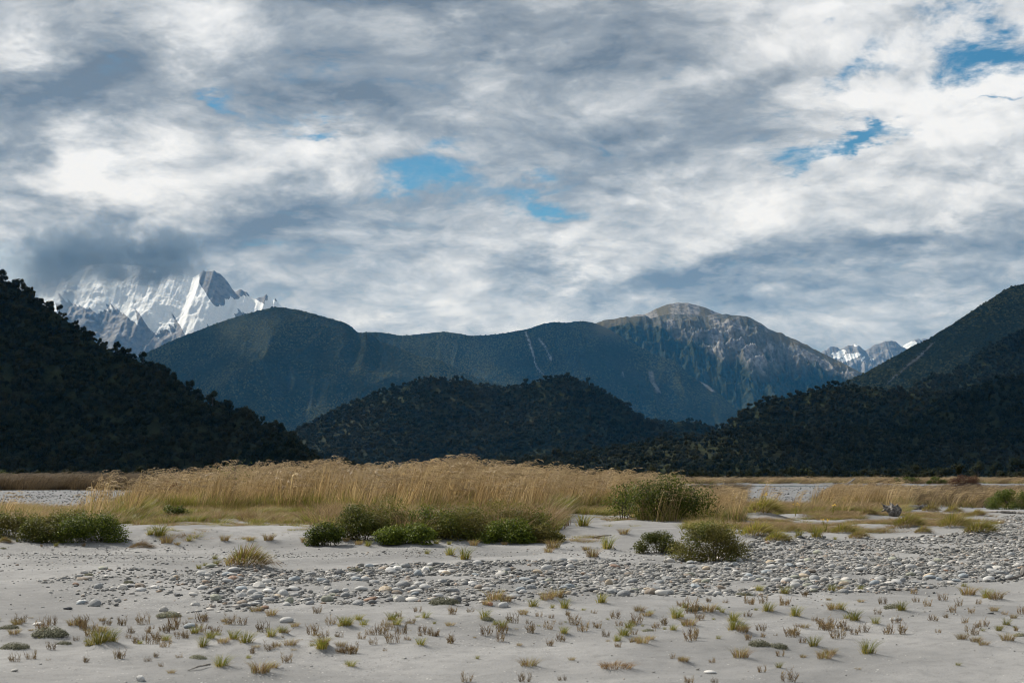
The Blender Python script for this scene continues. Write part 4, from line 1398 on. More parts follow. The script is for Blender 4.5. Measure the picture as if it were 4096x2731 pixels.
tg.fill(px_poly([(2700, 2200), (2900, 2195), (2960, 2150), (2760, 2120)]), 5, IL, lambda x, y: 0.5 + 0 * x, 15, 0.8, 0.4)
tg.fill(px_poly([(2540, 2125), (2720, 2130), (2920, 2120), (2940, 2098), (2600, 2090)]), 9, IT, lambda x, y: 0.85 + 0.2 * fbm(x, y, 2, 8), 14, 0.8, 0.25)
tg.build('dune_grass', 'mixed brown and green grass on the low dunes right of the tall shrub')

tg = Patch()
tg.fill([(18, 72), (24, 66), (40, 64), (60, 66), (80, 110), (60, 125), (26, 118), (19, 90)], 2.2, np.concatenate([IF, IF, IT, IB]), lambda x, y: 0.85 + 0.7 * fbm(x / 4, y / 4, 3, 3), 21, 1.6, 0.42)
tg.fill([(-105, 150), (-70, 152), (-38, 154), (-27, 160), (-24, 185), (-120, 185)], 1.3, IF, lambda x, y: 1.75 + 0.5 * fbm(x / 6, y / 6, 2, 3), 22, 2.6, 0.08)
tg.fill([(12.0, 96), (13.5, 92), (15.3, 95), (17, 112), (13, 114)], 2.2, IF, lambda x, y: 1.0 + 0.2 * fbm(x / 6, y / 6, 2, 3), 24, 2.0, 0.1)
tg.build('rough_grass', 'rough brown grass flats on the far side of the shingle')
tg = Patch()
tg.fill([(-190, 238), (190, 234), (250, 300), (-250, 300)], 0.25, np.concatenate([IF, IF, IT]), lambda x, y: 0.85 + 0.3 * fbm(x / 9, y / 9, 2, 3), 23, 4.5, 0.02)
tg.build('rough_grass', 'thin tan strip of grass along the far bank of the river')


# ------------------------------------------------------------------ small plants on the sand: every one a thing of its own
def tuft_mesh(kind, seed):
    r = random.Random(seed)
    mb = MB()
    if kind == 'green':
        blades(mb, r, 80, 0.78, 0.20, 0.75, 0.024, 0.18, (0.25, 0.25), 0, 3)
        blades(mb, r, 40, 0.42, 0.30, 1.1, 0.020, 0.1, (0.7, 0.2), 0, 3)
        blades(mb, r, 26, 0.40, 0.24, 1.2, 0.016, 0.1, (0.5, 0.3), 1, 3)
        return mb.mesh('grass_tuft', [M_TUFT, M_DEAD])
    if kind == 'brown':
        blades(mb, r, 120, 0.56, 0.30, 1.0, 0.018, 0.12, (0.35, 0.3), 1, 3)
        blades(mb, r, 40, 0.62, 0.30, 0.8, 0.018, 0.12, (0.5, 0.3), 0, 3)
        return mb.mesh('dead_grass_tuft', [M_TUFT, M_DEAD])
    if kind == 'sprig':
        for i in range(13):
            a, q = r.random() * 6.283, math.sqrt(r.random())
            bx, by = math.cos(a) * q * 0.36, math.sin(a) * q * 0.3
            hh = r.uniform(0.3, 0.8)
            ox, oy = r.uniform(-0.1, 0.28) * hh + 0.3 * bx, r.uniform(-.2, .2) * hh
            pts = [(bx + ox * s ** 1.4 + 0.03 * math.sin(9 * s + i), by + oy * s, hh * s) for s in (0, 0.35, 0.7, 1)]
            tone = min(1, max(0, r.gauss(0.45, 0.28)))
            mb.tube(pts, [0.013, 0.016, 0.014, 0.005], 4, tone)
            for k in range(r.randrange(2, 6)):
                s = r.uniform(0.25, 0.9)
                p = (bx + ox * s ** 1.4, by + oy * s, hh * s)
                l = r.uniform(0.08, 0.2)
                sg = r.choice((-1, 1))
                mb.tube([p, (p[0] + sg * l * 0.6, p[1] + r.uniform(-.3, .3) * l, p[2] + l * 0.6), (p[0] + sg * l * 0.75, p[1], p[2] + l * 1.3)], [0.012, 0.011, 0.004], 3, min(1, tone + 0.15))
        return mb.mesh('twiggy_sprig', [M_SPRIG])
    if kind == 'cushion':
        v, f = ICO2
        d = [1 + 0.28 * float(fbm(p[0] * 1.7 + seed, p[1] * 1.7 + p[2] * 2, 3, seed)) for p in v]
        mb.add([(p[0] * 0.40 * k, p[1] * 0.36 * k, max(p[2] * 0.15 * k, -0.03)) for p, k in zip(v, d)], f, 0.0)
        for i in range(1100):
            dv = Vector((r.gauss(0, 1), r.gauss(0, 1), abs(r.gauss(0.1, 0.8)))).normalized()
            k = 1 + 0.28 * float(fbm(dv.x * 1.7 + seed, dv.y * 1.7 + dv.z * 2, 3, seed))
            mb.leaf((dv.x * 0.48 * k * r.uniform(0.85, 1.12), dv.y * 0.44 * k * r.uniform(0.85, 1.12), dv.z * 0.20 * k * r.uniform(0.75, 1.35)), (dv.x + r.gauss(0, .5), dv.y + r.gauss(0, .5), dv.z + 0.4), 0.055 * r.uniform(0.5, 1.4), 0.7, min(1, max(0, r.gauss(0.5, 0.33))), 0, r)
        blades(mb, r, 24, 0.22, 0.4, 0.9, 0.014, 0.1, (0.4, 0.3), 1, 2)
        return mb.mesh('cushion_plant', [M_CUSHION, M_SPRIG])
    if kind == 'heap':
        blades(mb, r, 190, 0.26, 0.42, 1.6, 0.020, 0.4, (0.3, 0.3), 1, 3)
        blades(mb, r, 40, 0.2, 0.42, 2.0, 0.020, 0.4, (0.3, 0.3), 2, 3)
        return mb.mesh('dead_grass_heap', [M_TUFT, M_DEAD, M_SPRIG])
    if kind in ('round', 'mound', 'thatch'):
        mg = MB()
        flatn = {'round': 1.1, 'mound': 1.0, 'thatch': 0.85}[kind]
        dead, green = {'round': (520, 330), 'mound': (300, 560), 'thatch': (760, 20)}[kind]
        for i in range(dead + green):
            a, q = r.random() * 6.283, math.sqrt(r.random())
            bx, by = math.cos(a) * q * 0.40, math.sin(a) * q * 0.34
            z0 = flatn * 0.22 * (1 - q * q)
            hh = flatn * r.uniform(0.22, 0.46)
            out_ = r.uniform(0.2, 1.0) * (0.25 + q)
            droop = (1.4 if i < dead else 0.8) * q
            pts = []
            for k in range(4):
                s = k / 3
                pts.append((bx + (math.cos(a) * out_ * 0.30 + 0.10) * s, by + math.sin(a) * out_ * 0.28 * s, z0 * (1 - 0.2 * s) + hh * (s - droop * s * s * 0.85)))
            th = r.random() * 3.14
            (mb if i < dead else mg).ribbon(pts, 0.012, 0.004, (math.cos(th), math.sin(th), 0), min(1, max(0, r.gauss(0.4, 0.28))), 1 if i < dead else 0)
        return mb.mesh('dead_thatch', [M_TUFT, M_DEAD]), mg.mesh('green_blades', [M_TUFT, M_DEAD])


VARIANTS = {k: [tuft_mesh(k, 700 + 31 * i + len(k)) for i in range(n)] for k, n in (('green', 6), ('brown', 5), ('sprig', 9), ('cushion', 3), ('heap', 1), ('round', 3), ('mound', 4), ('thatch', 1))}
NAMES = {'green': ('grass_tuft', 'green and straw grass tuft', 'grass tuft', 'grass tufts'), 'brown': ('dead_grass_tuft', 'dry brown grass tuft', 'grass tuft', 'dry tufts'), 'sprig': ('twiggy_sprig', 'reddish brown twiggy sprig', 'sprig', 'sprigs'),
         'cushion': ('cushion_plant', 'grey green cushion plant', 'cushion plant', 'cushion plants'), 'heap': ('dead_grass_heap', 'flattened heap of dead brown grass', 'grass heap', 'grass heaps')}
ROWS = [(0, 2215, 'on dunes behind the cobbles'), (2215, 2330, 'bordering the back of the cobbles'), (2330, 2440, 'at the near cobble edge'), (2440, 2500, 'just below the cobbles'),
        (2500, 2560, 'across the middle front sand'), (2560, 2640, 'on the open front sand'), (2640, 3000, 'along the bottom edge')]
by_row = {}
for i, (kind, u, v, x, y, w) in enumerate(PLACED):
    ri = next(k for k, r_ in enumerate(ROWS) if r_[0] <= v < r_[1])
    by_row.setdefault((kind, ri), []).append((u, i))
ORD = {}
for (kind, ri), lst in by_row.items():
    lst.sort()
    for n_, (u, i) in enumerate(lst):
        if len(lst) == 1:
            ORD[i] = '%s, the only one %s' % (NAMES[kind][1], ROWS[ri][2])
        else:
            ORD[i] = '%s, %s from left of those %s' % (NAMES[kind][1], ordinal(n_ + 1), ROWS[ri][2])
for i, (kind, u, v, x, y, w) in enumerate(PLACED):
    o = bpy.data.objects.new(NAMES[kind][0], random.choice(VARIANTS[kind]))
    COL.objects.link(o)
    o.location = (x, y, float(gz(x, y)) - 0.012)
    o.rotation_euler = (0, 0, random.uniform(-0.6, 0.6) if kind != 'cushion' else random.random() * 6.28)
    k = w * (0.95 if kind != 'sprig' else 1.05)
    o.scale = (k * (random.choice((-1, 1)) if kind in ('sprig', 'cushion') else 1), k, k * random.uniform(0.85, 1.15))
    tag(o, ORD[i], NAMES[kind][2], NAMES[kind][3] + ' scattered on the sand')
for i, (kind, u, v, x, y, w, lab) in enumerate(HPLACED):
    o = bpy.data.objects.new('tussock', None)
    COL.objects.link(o)
    for nm, msh in zip(('dead_thatch', 'green_blades'), VARIANTS[kind][i % len(VARIANTS[kind])]):
        c = bpy.data.objects.new(nm, msh)
        COL.objects.link(c)
        c.parent = o
    o.location = (x, y + 0.25 * w, float(gz(x, y + 0.25 * w)) - 0.03)
    o.rotation_euler = (0, 0, random.uniform(-0.3, 0.3))
    o.scale = (w * 1.15, w * 0.95, w * (0.85 if kind == 'mound' else 0.9))
    tag(o, lab, 'tussock', 'tussocks on the dunes')


# ------------------------------------------------------------------ shrubs
def shrub(name, u, v, width, height, label, leafmat, seed, n=2600, leaf=0.034, lobes=9, stems=7, at=None, flatten=0.8, depth=0.8, open_=0.0, group='shrubs on the dunes', base_open=0.0, lean=0.0):
    r = random.Random(seed)
    x, y = at if at else ground_at(u, v, gz)
    root = bpy.data.objects.new(name, None)
    COL.objects.link(root)
    root.location = (x, y, float(gz(x, y)) - 0.02)
    tag(root, label, 'shrub', group)
    L = []
    for k in range(lobes):
        q = (k + 0.5) / lobes * 2 - 1 + r.uniform(-0.15, 0.15)
        env = math.sqrt(max(0.06, 1 - q * q))
        rr_ = height * r.uniform(0.20, 0.34)
        top = height * (0.45 + 0.55 * env) - rr_
        cz = max(rr_ * 0.55 + base_open * height, r.uniform(0.1 + open_, 1.0) * top)
        L.append((q * (width / 2 - rr_ * 0.6) + lean * cz, r.uniform(-1, 1) * width * 0.5 * depth * 0.5 * env, cz, rr_ * 1.15))
    mb = MB()
    for i in range(n):
        cx, cy, cz, cr = L[r.randrange(lobes)]
        d = Vector((r.gauss(0, 1), r.gauss(0, 1), r.gauss(0.1, 1))).normalized()
        k = cr * (r.random() ** 0.45) * 1.12
        p = (cx + d.x * k * 1.15, cy + d.y * k, max(0.01, cz + d.z * k * flatten))
        nr = (d * 0.6 + Vector((r.gauss(0, .6), r.gauss(0, .6), r.gauss(0.5, .6)))).normalized()
        mb.leaf(p, nr, leaf * r.uniform(0.6, 1.35), 0.62, min(1, max(0, r.gauss(0.42, 0.28))), 0, r)
    for i in range(26):           # shoots that break the outline
        cx, cy, cz, cr = L[r.randrange(lobes)]
        d = Vector((r.gauss(0.15, 0.8), r.gauss(0, 0.7), abs(r.gauss(0.7, 0.5)))).normalized()
        ln = cr * r.uniform(1.2, 1.9)
        for q in range(16):
            s = 0.45 + 0.55 * q / 15
            p = (cx + d.x * ln * s + r.gauss(0, .25) * leaf, cy + d.y * ln * s + r.gauss(0, .25) * leaf, max(0.01, cz + d.z * ln * s * flatten - 0.12 * ln * s * s))
            mb.leaf(p, (r.gauss(0, 1), r.gauss(0, 1), 0.6 + r.random()), leaf * r.uniform(0.6, 1.2) * (1.15 - 0.5 * s), 0.6, min(1, max(0, r.gauss(0.6, 0.25))), 0, r)
    c = bpy.data.objects.new('foliage', mb.mesh('foliage', [leafmat]))
    COL.objects.link(c)
    c.parent = root
    for k in range(stems):
        cx, cy, cz, cr = L[int((k + 0.5) / stems * lobes)]
        mb = MB()
        bx = cx * 0.35 + r.uniform(-.05, .05)
        th = max(0.006, 0.014 * height)
        pts = [(bx, cy * 0.3, -0.05), (bx + (cx - bx) * 0.3, cy * 0.5, cz * 0.4), (bx + (cx - bx) * 0.7, cy * 0.8, cz * 0.75), (cx, cy, cz + cr * 0.5)]
        mb.tube(pts, [th, th * 0.8, th * 0.6, th * 0.25], 5)
        tw = MB()
        for q in range(5):
            a = r.random() * 6.283
            s = r.uniform(0.35, 0.95)
            i0 = min(2, int(s * 3))
            p = [pts[i0][j] + (pts[i0 + 1][j] - pts[i0][j]) * (s * 3 - i0) for j in range(3)]
            l = cr * r.uniform(0.7, 1.1)
            tw.tube([p, (p[0] + math.cos(a) * l * 0.5, p[1] + math.sin(a) * l * 0.5, p[2] + l * 0.3), (p[0] + math.cos(a) * l, p[1] + math.sin(a) * l, p[2] + l * 0.5)], [th * 0.45, th * 0.3, th * 0.1], 4)
        c = bpy.data.objects.new('stem', mb.mesh('stem', [M_TWIG], True))
        COL.objects.link(c)
        c.parent = root
        g_ = bpy.data.objects.new('twigs', tw.mesh('twigs', [M_TWIG], True))
        COL.objects.link(g_)
        g_.parent = c
    return root


shrub('shrub', 170, 2166, 0.85, 0.50, 'low dark leafy shrub half buried in grass at the left edge', M_LEAFB, 1, 6000, 0.034, lobes=14)
shrub('shrub', 360, 2164, 1.15, 0.72, 'dense glossy dark green shrub in front of the left grass', M_LEAF, 2, 9500, 0.036, lobes=16)
shrub('shrub', 700, 2085, 0.7, 0.45, 'small green shrub sunk in the grass right of the left thicket', M_LEAF, 3, 3000, 0.036)
shrub('shrub', 1300, 2182, 0.62, 0.55, 'bright glossy green shrub at the left end of the long thicket', M_LEAF, 4, 6000, 0.036, lobes=12)
for i, (u, w, h, bv, mt, lab) in enumerate([(1440, 1.0, 0.78, 2158, M_LEAFB, 'brownish shrub second from the left in the long thicket'), (1620, 1.0, 0.48, 2172, M_LEAF, 'dark tangled shrub in the middle left of the long thicket'),
                                        (1830, 1.2, 0.80, 2156, M_LEAFB, 'deep green shrub in the middle right of the long thicket'), (2040, 1.0, 0.55, 2170, M_LEAF, 'dark shrub near the right end of the long thicket'), (2170, 0.7, 0.38, 2166, M_LEAFB, 'low olive shrub ending the long thicket on the right')]):
    shrub('shrub', u, bv, w * 1.05, h, lab, mt, 10 + i, 8000, 0.036, lobes=15)
for i, (u, bv, w, h, mt, lab) in enumerate([(1545, 2138, 1.2, 0.85, M_LEAFB, 'olive brush backing the left half of the long thicket'), (1740, 2140, 1.2, 0.80, M_LEAF, 'dark brush backing the middle of the long thicket'),
                                            (1950, 2138, 1.2, 0.82, M_LEAFB, 'brown green brush backing the right half of the long thicket'), (2110, 2140, 0.9, 0.70, M_LEAFB, 'thin olive brush behind the right end of the long thicket'),
                                            (60, 2142, 1.2, 0.6, M_LEAFB, 'brown brush at the left edge behind the dark shrubs'), (255, 2140, 1.0, 0.62, M_LEAFB, 'olive brush between grass and the dark left shrubs')]):
    shrub('shrub', u, bv, w, h, lab, mt, 60 + i, 6000, 0.034, lobes=14)
shrub('shrub', 2850, 2246, 1.10, 0.70, 'rounded bushy olive green shrub standing at the back of the cobbles', M_LEAFB, 21, 15000, 0.026, lobes=20)
shrub('shrub', 2640, 2212, 0.85, 0.42, 'low russet shrub left of the bushy olive shrub', M_LEAFB, 22, 7500, 0.026, lobes=14)
shrub('shrub', 2680, 2078, 1.95, 1.32, 'tall open shrub with bare dark stems at the end of the tall grass', M_LEAF, 23, 9000, 0.046, lobes=17, stems=9, open_=0.2, base_open=0.08)
shrub('shrub', 2500, 2078, 0.75, 1.0, 'sparse leafy shrub leaning left of the tall open shrub', M_LEAF, 24, 1400, 0.045, lobes=6, stems=4, open_=0.4)
shrub('shrub', 2840, 2075, 0.9, 0.62, 'pale olive shrub below the right side of the tall open shrub', M_LEAFB, 25, 3000, 0.04, lobes=7, stems=5)
shrub('shrub', 4050, 2036, 1.9, 0.85, 'green shrub cut by the right edge above the long log', M_LEAF, 26, 7000, 0.05, lobes=14)
shrub('dead_shrub', 3860, 1966, 3.6, 1.75, 'rust brown dead shrub on the far grass flats', M_RUST, 27, 7000, 0.085, lobes=16, stems=9, open_=0.25)
shrub('dead_shrub', 3510, 1985, 2.0, 1.7, 'small rusty bush behind the grass left of the dead shrub', M_RUST, 28, 1800, 0.08, lobes=7, open_=0.2)
shrub('shrub', 3622, 0, 4.6, 1.5, 'black green mound of scrub on the flats left of the rusty shrub', M_LEAF, 29, 2600, 0.16, at=((3622 - 2048) / F_PX * 240, 240), lobes=10)
shrub('shrub', 3738, 0, 3.4, 1.3, 'lower black green scrub between the mound and the rusty shrub', M_LEAF, 30, 2000, 0.16, at=((3738 - 2048) / F_PX * 235, 235), lobes=8)
shrub('shrub', 40, 0, 5.5, 2.6, 'dark scrub behind the grass flats at the left edge', M_LEAF, 31, 2600, 0.18, at=((30 - 2048) / F_PX * 190, 190), lobes=10)
shrub('shrub', 935, 2050, 0.5, 1.62, 'slender leafy sapling rising out of the tall grass', M_LEAF, 32, 420, 0.045, lobes=7, stems=4, open_=0.3)
shrub('shrub', 1480, 2015, 2.2, 1.72, 'dark bush mostly hidden behind the tallest grass', M_LEAF, 33, 2400, 0.06, lobes=9)
shrub('shrub', 2130, 2005, 1.8, 1.62, 'dark bush showing over the grass right of centre', M_LEAF, 34, 2000, 0.06, lobes=8)
shrub('dead_shrub', 690, 2045, 0.7, 1.15, 'small rusty stalky plant among the grass left of centre', M_RUST, 35, 500, 0.05, lobes=6, open_=0.3)


# yellow flowered weeds among the dune grass
def weed(u, v, h, label):
    x, y = ground_at(u, v, gz)
    root = bpy.data.objects.new('flowering_weed', None)
    COL.objects.link(root)
    root.location = (x, y, float(gz(x, y)))
    tag(root, label, 'weed', 'yellow flowered weeds')
    r = random.Random(int(u))
    for k in range(4):
        mb, mf = MB(), MB()
        ox, oy = r.uniform(-.1, .1), r.uniform(-.06, .06)
        hh = h * r.uniform(0.85, 1.0)
        mb.tube([(0, 0, 0), (ox * 0.4, oy * 0.4, hh * 0.5), (ox, oy, hh)], [0.004, 0.003, 0.002], 4, 0.3)
        for q in range(8):
            z = hh * r.uniform(0.15, 0.85)
            mb.leaf((ox * z / hh, oy, z), (r.gauss(0, 1), r.gauss(0, 1), 0.7), 0.06, 0.35, 0.4, 0, r)
        for q in range(7):
            mf.leaf((ox + r.uniform(-.03, .03), oy + r.uniform(-.03, .03), hh + r.uniform(-.015, .015)), (r.gauss(0, .5), -0.6, 0.8), 0.022, 0.95, r.random(), 0, r)
        c = bpy.data.objects.new('stem', mb.mesh('stem', [M_TUFT]))
        COL.objects.link(c)
        c.parent = root
        e = bpy.data.objects.new('flower_head', mf.mesh('flower_head', [M_FLOWER]))
        COL.objects.link(e)
        e.parent = c


for (p, h, lab) in [(zC(390, 440), 0.55, 'yellow flowered weed beside the tall shrub, farthest left of its kind'), (zC(592, 450), 0.58, 'yellow flowered weed rising behind the bushy green tussock'),
                    (zC(800, 470), 0.38, 'short yellow flowered weed in the middle of the dune grass'), (zC(1042, 470), 0.36, 'yellow flowered weed nearest the driftwood stump'), (zC(1000, 575), 0.30, 'yellowing weed on the dune edge below the others')]:
    weed(*p, h, lab)


# ------------------------------------------------------------------ driftwood
def wood(name, pts, rads, label, cat='driftwood', sides=9, seed=1, knobs=0, branches=(), parent=None, rough=0.18):
    r = random.Random(seed)
    mb = MB()
    n = 14
    P_, Rr = [], []
    for k in range(n):
        s = k / (n - 1) * (len(pts) - 1)
        i0 = min(len(pts) - 2, int(s))
        f_ = s - i0
        P_.append(tuple(pts[i0][j] + (pts[i0 + 1][j] - pts[i0][j]) * f_ + r.uniform(-1, 1) * rads[i0] * 0.12 for j in range(3)))
        Rr.append((rads[i0] + (rads[i0 + 1] - rads[i0]) * f_) * r.uniform(1 - rough, 1 + rough))
    mb.tube(P_, Rr, sides)
    for bpts, br in branches:
        mb.tube(bpts, br, 6)
    o = link(name, mb.mesh(name, [M_DRIFT], False), parent=parent)
    if not parent:
        tag(o, label, cat, 'driftwood on the river flat')
    return o


def gp(u, v, dz_=0.0):
    x, y = ground_at(u, v, gz)
    return (x, y, float(gz(x, y)) + dz_)


# gnarled stump with its roots
sx, sy = ground_at(*zC(1450, 468), gz)
sz = float(gz(sx, sy))
r = random.Random(9)
v, f = ICO3
mb = MB()
vs_ = []
for p in v:
    k = 0.85 + 0.9 * float(fbm(p[0] * 1.9 + 3, p[1] * 1.6 + p[2] * 2.1, 4, 9, 0.65)) + 0.25 * float(ridged(p[0] * 2 + p[2], p[1] * 2 - p[2], 3, 4))
    vs_.append((p[0] * 0.19 * k, p[1] * 0.16 * k, p[2] * 0.16 * k + 0.13))
mb.add(vs_, f, 0.5)
stump = link('driftwood_stump', mb.mesh('stump', [M_DRIFT]))
stump.location = (sx, sy, sz)
tag(stump, 'gnarled grey root stump lying on the dune at the right', 'stump', 'driftwood on the river flat')
for k in range(17):
    a = k / 9 * 6.283 + r.uniform(-.3, .3)
    e = r.uniform(-0.2, 1.2)
    l = r.uniform(0.24, 0.44)
    d = Vector((math.cos(a) * math.cos(e), math.sin(a) * math.cos(e) * 0.8, math.sin(e)))
    mb = MB()
    pts = [(d.x * 0.15, d.y * 0.15, 0.16 + d.z * 0.12), (d.x * l * 0.7 + r.uniform(-.05, .05), d.y * l * 0.7, 0.16 + d.z * l * 0.55), (d.x * l + r.uniform(-.08, .08), d.y * l, max(-0.02, 0.16 + d.z * l * 0.6 + r.uniform(-.1, .1)))]
    mb.tube(pts, [0.07, 0.04, 0.010], 6)
    link('root', mb.mesh('root', [M_DRIFT]), parent=stump)
wood('driftwood_log', [gp(*zC(1520, 428), 0.06), gp(*zC(1600, 420), 0.08), gp(*zC(1690, 418), 0.06)], [0.11, 0.085, 0.05], 'short bleached log lying just right of the stump', seed=2)
wood('driftwood_log', [gp(*zC(2030, 446), 0.02), gp(*zC(2140, 449), 0.05), gp(*zC(2230, 452), 0.04), gp(*zC(2330, 456), 0.03), gp(*zC(2480, 462), 0.03)], [0.02, 0.035, 0.045, 0.05, 0.06], 'long thin grey log reaching in from the right edge', seed=3)
a_, b_ = gp(3310, 1995, 0.1), gp(3420, 1975, 0.0)
wood('driftwood_log', [a_, ((a_[0] + b_[0]) / 2, (a_[1] + b_[1]) / 2, 0.35), (b_[0], b_[1], 1.0)], [0.13, 0.11, 0.06], 'leaning grey log sticking up out of the right grass', seed=4)
a_ = gp(2930, 1985, 0.35)
wood('driftwood_log', [a_, (a_[0] + 0.5, a_[1], a_[2] - 0.05), (a_[0] + 0.95, a_[1] + 0.1, a_[2] - 0.12)], [0.14, 0.15, 0.16], 'broken end of a log jutting from the grassy bank', seed=5, sides=7)
a_ = gp(4085, 2318, 0.0)
wood('driftwood_root', [(a_[0] + 0.15, a_[1], a_[2]), (a_[0] + 0.02, a_[1], a_[2] + 0.08), (a_[0] + 0.12, a_[1], a_[2] + 0.2), (a_[0] + 0.25, a_[1] + .05, a_[2] + 0.22)], [0.035, 0.05, 0.04, 0.03], 'dark snag of root poking in at the right edge of the gravel', seed=6,
     branches=[([(a_[0] + .02, a_[1], a_[2] + .06), (a_[0] - .12, a_[1], a_[2] + .02), (a_[0] - .22, a_[1] - .05, a_[2] + .005)], [0.025, 0.015, 0.006])])
a_, c_ = gp(*zA(1240, 1492), 0.01), gp(*zA(1385, 1462), 0.02)
wood('stick', [a_, ((a_[0] + c_[0]) / 2, (a_[1] + c_[1]) / 2, a_[2] + 0.015), c_], [0.004, 0.007, 0.008], 'thin dark stick lying left of a green tuft on the front sand', 'stick', 5, 7)
a_, c_ = gp(*zB(1680, 612), 0.01), gp(*zB(1805, 602), 0.03)
wood('stick', [a_, ((a_[0] + c_[0]) / 2, (a_[1] + c_[1]) / 2, a_[2] + 0.03), c_], [0.008, 0.012, 0.010], 'crooked bleached stick on the pale dune behind the cobbles', 'stick', 5, 8)
a_, c_ = gp(*zA(805, 632), 0.015), gp(*zA(870, 634), 0.015)
wood('stick', [a_, ((a_[0] + c_[0]) / 2, (a_[1] + c_[1]) / 2, a_[2] + 0.03), c_], [0.008, 0.010, 0.006], 'pale curved stick beside the left dune grass', 'stick', 5, 9)

# the grassy hump of bank beyond the tall shrub
mbk = Patch()
mbk.fill(px_poly([(2760, 2010), (2930, 2006), (2955, 1992), (2930, 1982), (2760, 1980)]), 9, np.concatenate([IB, IT]), lambda x, y: 0.85 + 0 * x, 31, 1.3, 0.05)
mbk.build('bank_grass', 'brown grass mop over the little bank behind the tall shrub')


# ------------------------------------------------------------------ stones
def stone_mesh(seed, sub=2, flat_=0.5, ang_=0.0):
    v, f = ICO2 if sub == 2 else ICO1
    mb = MB()
    ex, ey = 1.0, random.Random(seed).uniform(0.62, 0.9)
    vs_ = []
    for p in v:
        k = 1 + 0.42 * float(fbm(p[0] * 0.9 + seed * 3.1, p[1] * 0.9 + p[2] * 1.3, 2, seed)) + ang_ * float(fbm(p[0] * 2.2 + seed, p[1] * 2.2 - p[2] * 2, 2, seed + 1))
        q = [p[0] * k * ex * 0.5, p[1] * k * ey * 0.5, p[2] * k * flat_ * 0.5]
        if ang_ > 0.3:
            q = [round(c / 0.11) * 0.11 * 0.35 + c * 0.65 for c in q]
        vs_.append(tuple(q))
    mb.add(vs_, f, 0.5)
    return mb


STONES = [stone_mesh(i, 2, [0.36, 0.44, 0.52, 0.62, 0.40, 0.5, 0.58, 0.7][i % 8]).mesh('river_stone', [M_STONE], True) for i in range(8)]
STONES += [stone_mesh(20 + i, 2, 0.6, 0.5).mesh('river_stone', [M_STONE], False) for i in range(3)]
GRAV = [stone_mesh(40 + i, 1, [0.36, 0.46, 0.55, 0.42, 0.6, 0.5][i % 6]).mesh('gravel_stone', [M_GRAVEL], True) for i in range(8)]
COLS = {'dark grey': (0.10, 0.105, 0.11), 'grey': (0.22, 0.23, 0.235), 'pale grey': (0.37, 0.375, 0.37), 'blue grey': (0.25, 0.285, 0.31), 'white': (0.58, 0.575, 0.555), 'tan': (0.36, 0.30, 0.22), 'rust brown': (0.23, 0.145, 0.10),
        'orange': (0.36, 0.19, 0.11), 'green grey': (0.24, 0.25, 0.20), 'brown': (0.20, 0.165, 0.13), 'chalky': (0.43, 0.42, 0.395)}


def stone(x, y, size, colour, kind, sink=0.3, hmul=1.0, label=None, group=None, rot=None):
    o = bpy.data.objects.new('river_stone', STONES[kind])
    COL.objects.link(o)
    o.scale = (size, size, size * hmul)
    o.rotation_euler = (random.gauss(0, .14), random.gauss(0, .14), random.random() * 6.28 if rot is None else rot)
    zz_ = float(gz(x, y))
    o.location = (x, y, zz_ + size * hmul * 0.25 * (1 - 2 * sink) * 0.9)
    c = COLS[colour]
    k = random.uniform(0.85, 1.15)
    o.color = (c[0] * k, c[1] * k, c[2] * k, 1)
    tag(o, label, 'stone', group)
    return o


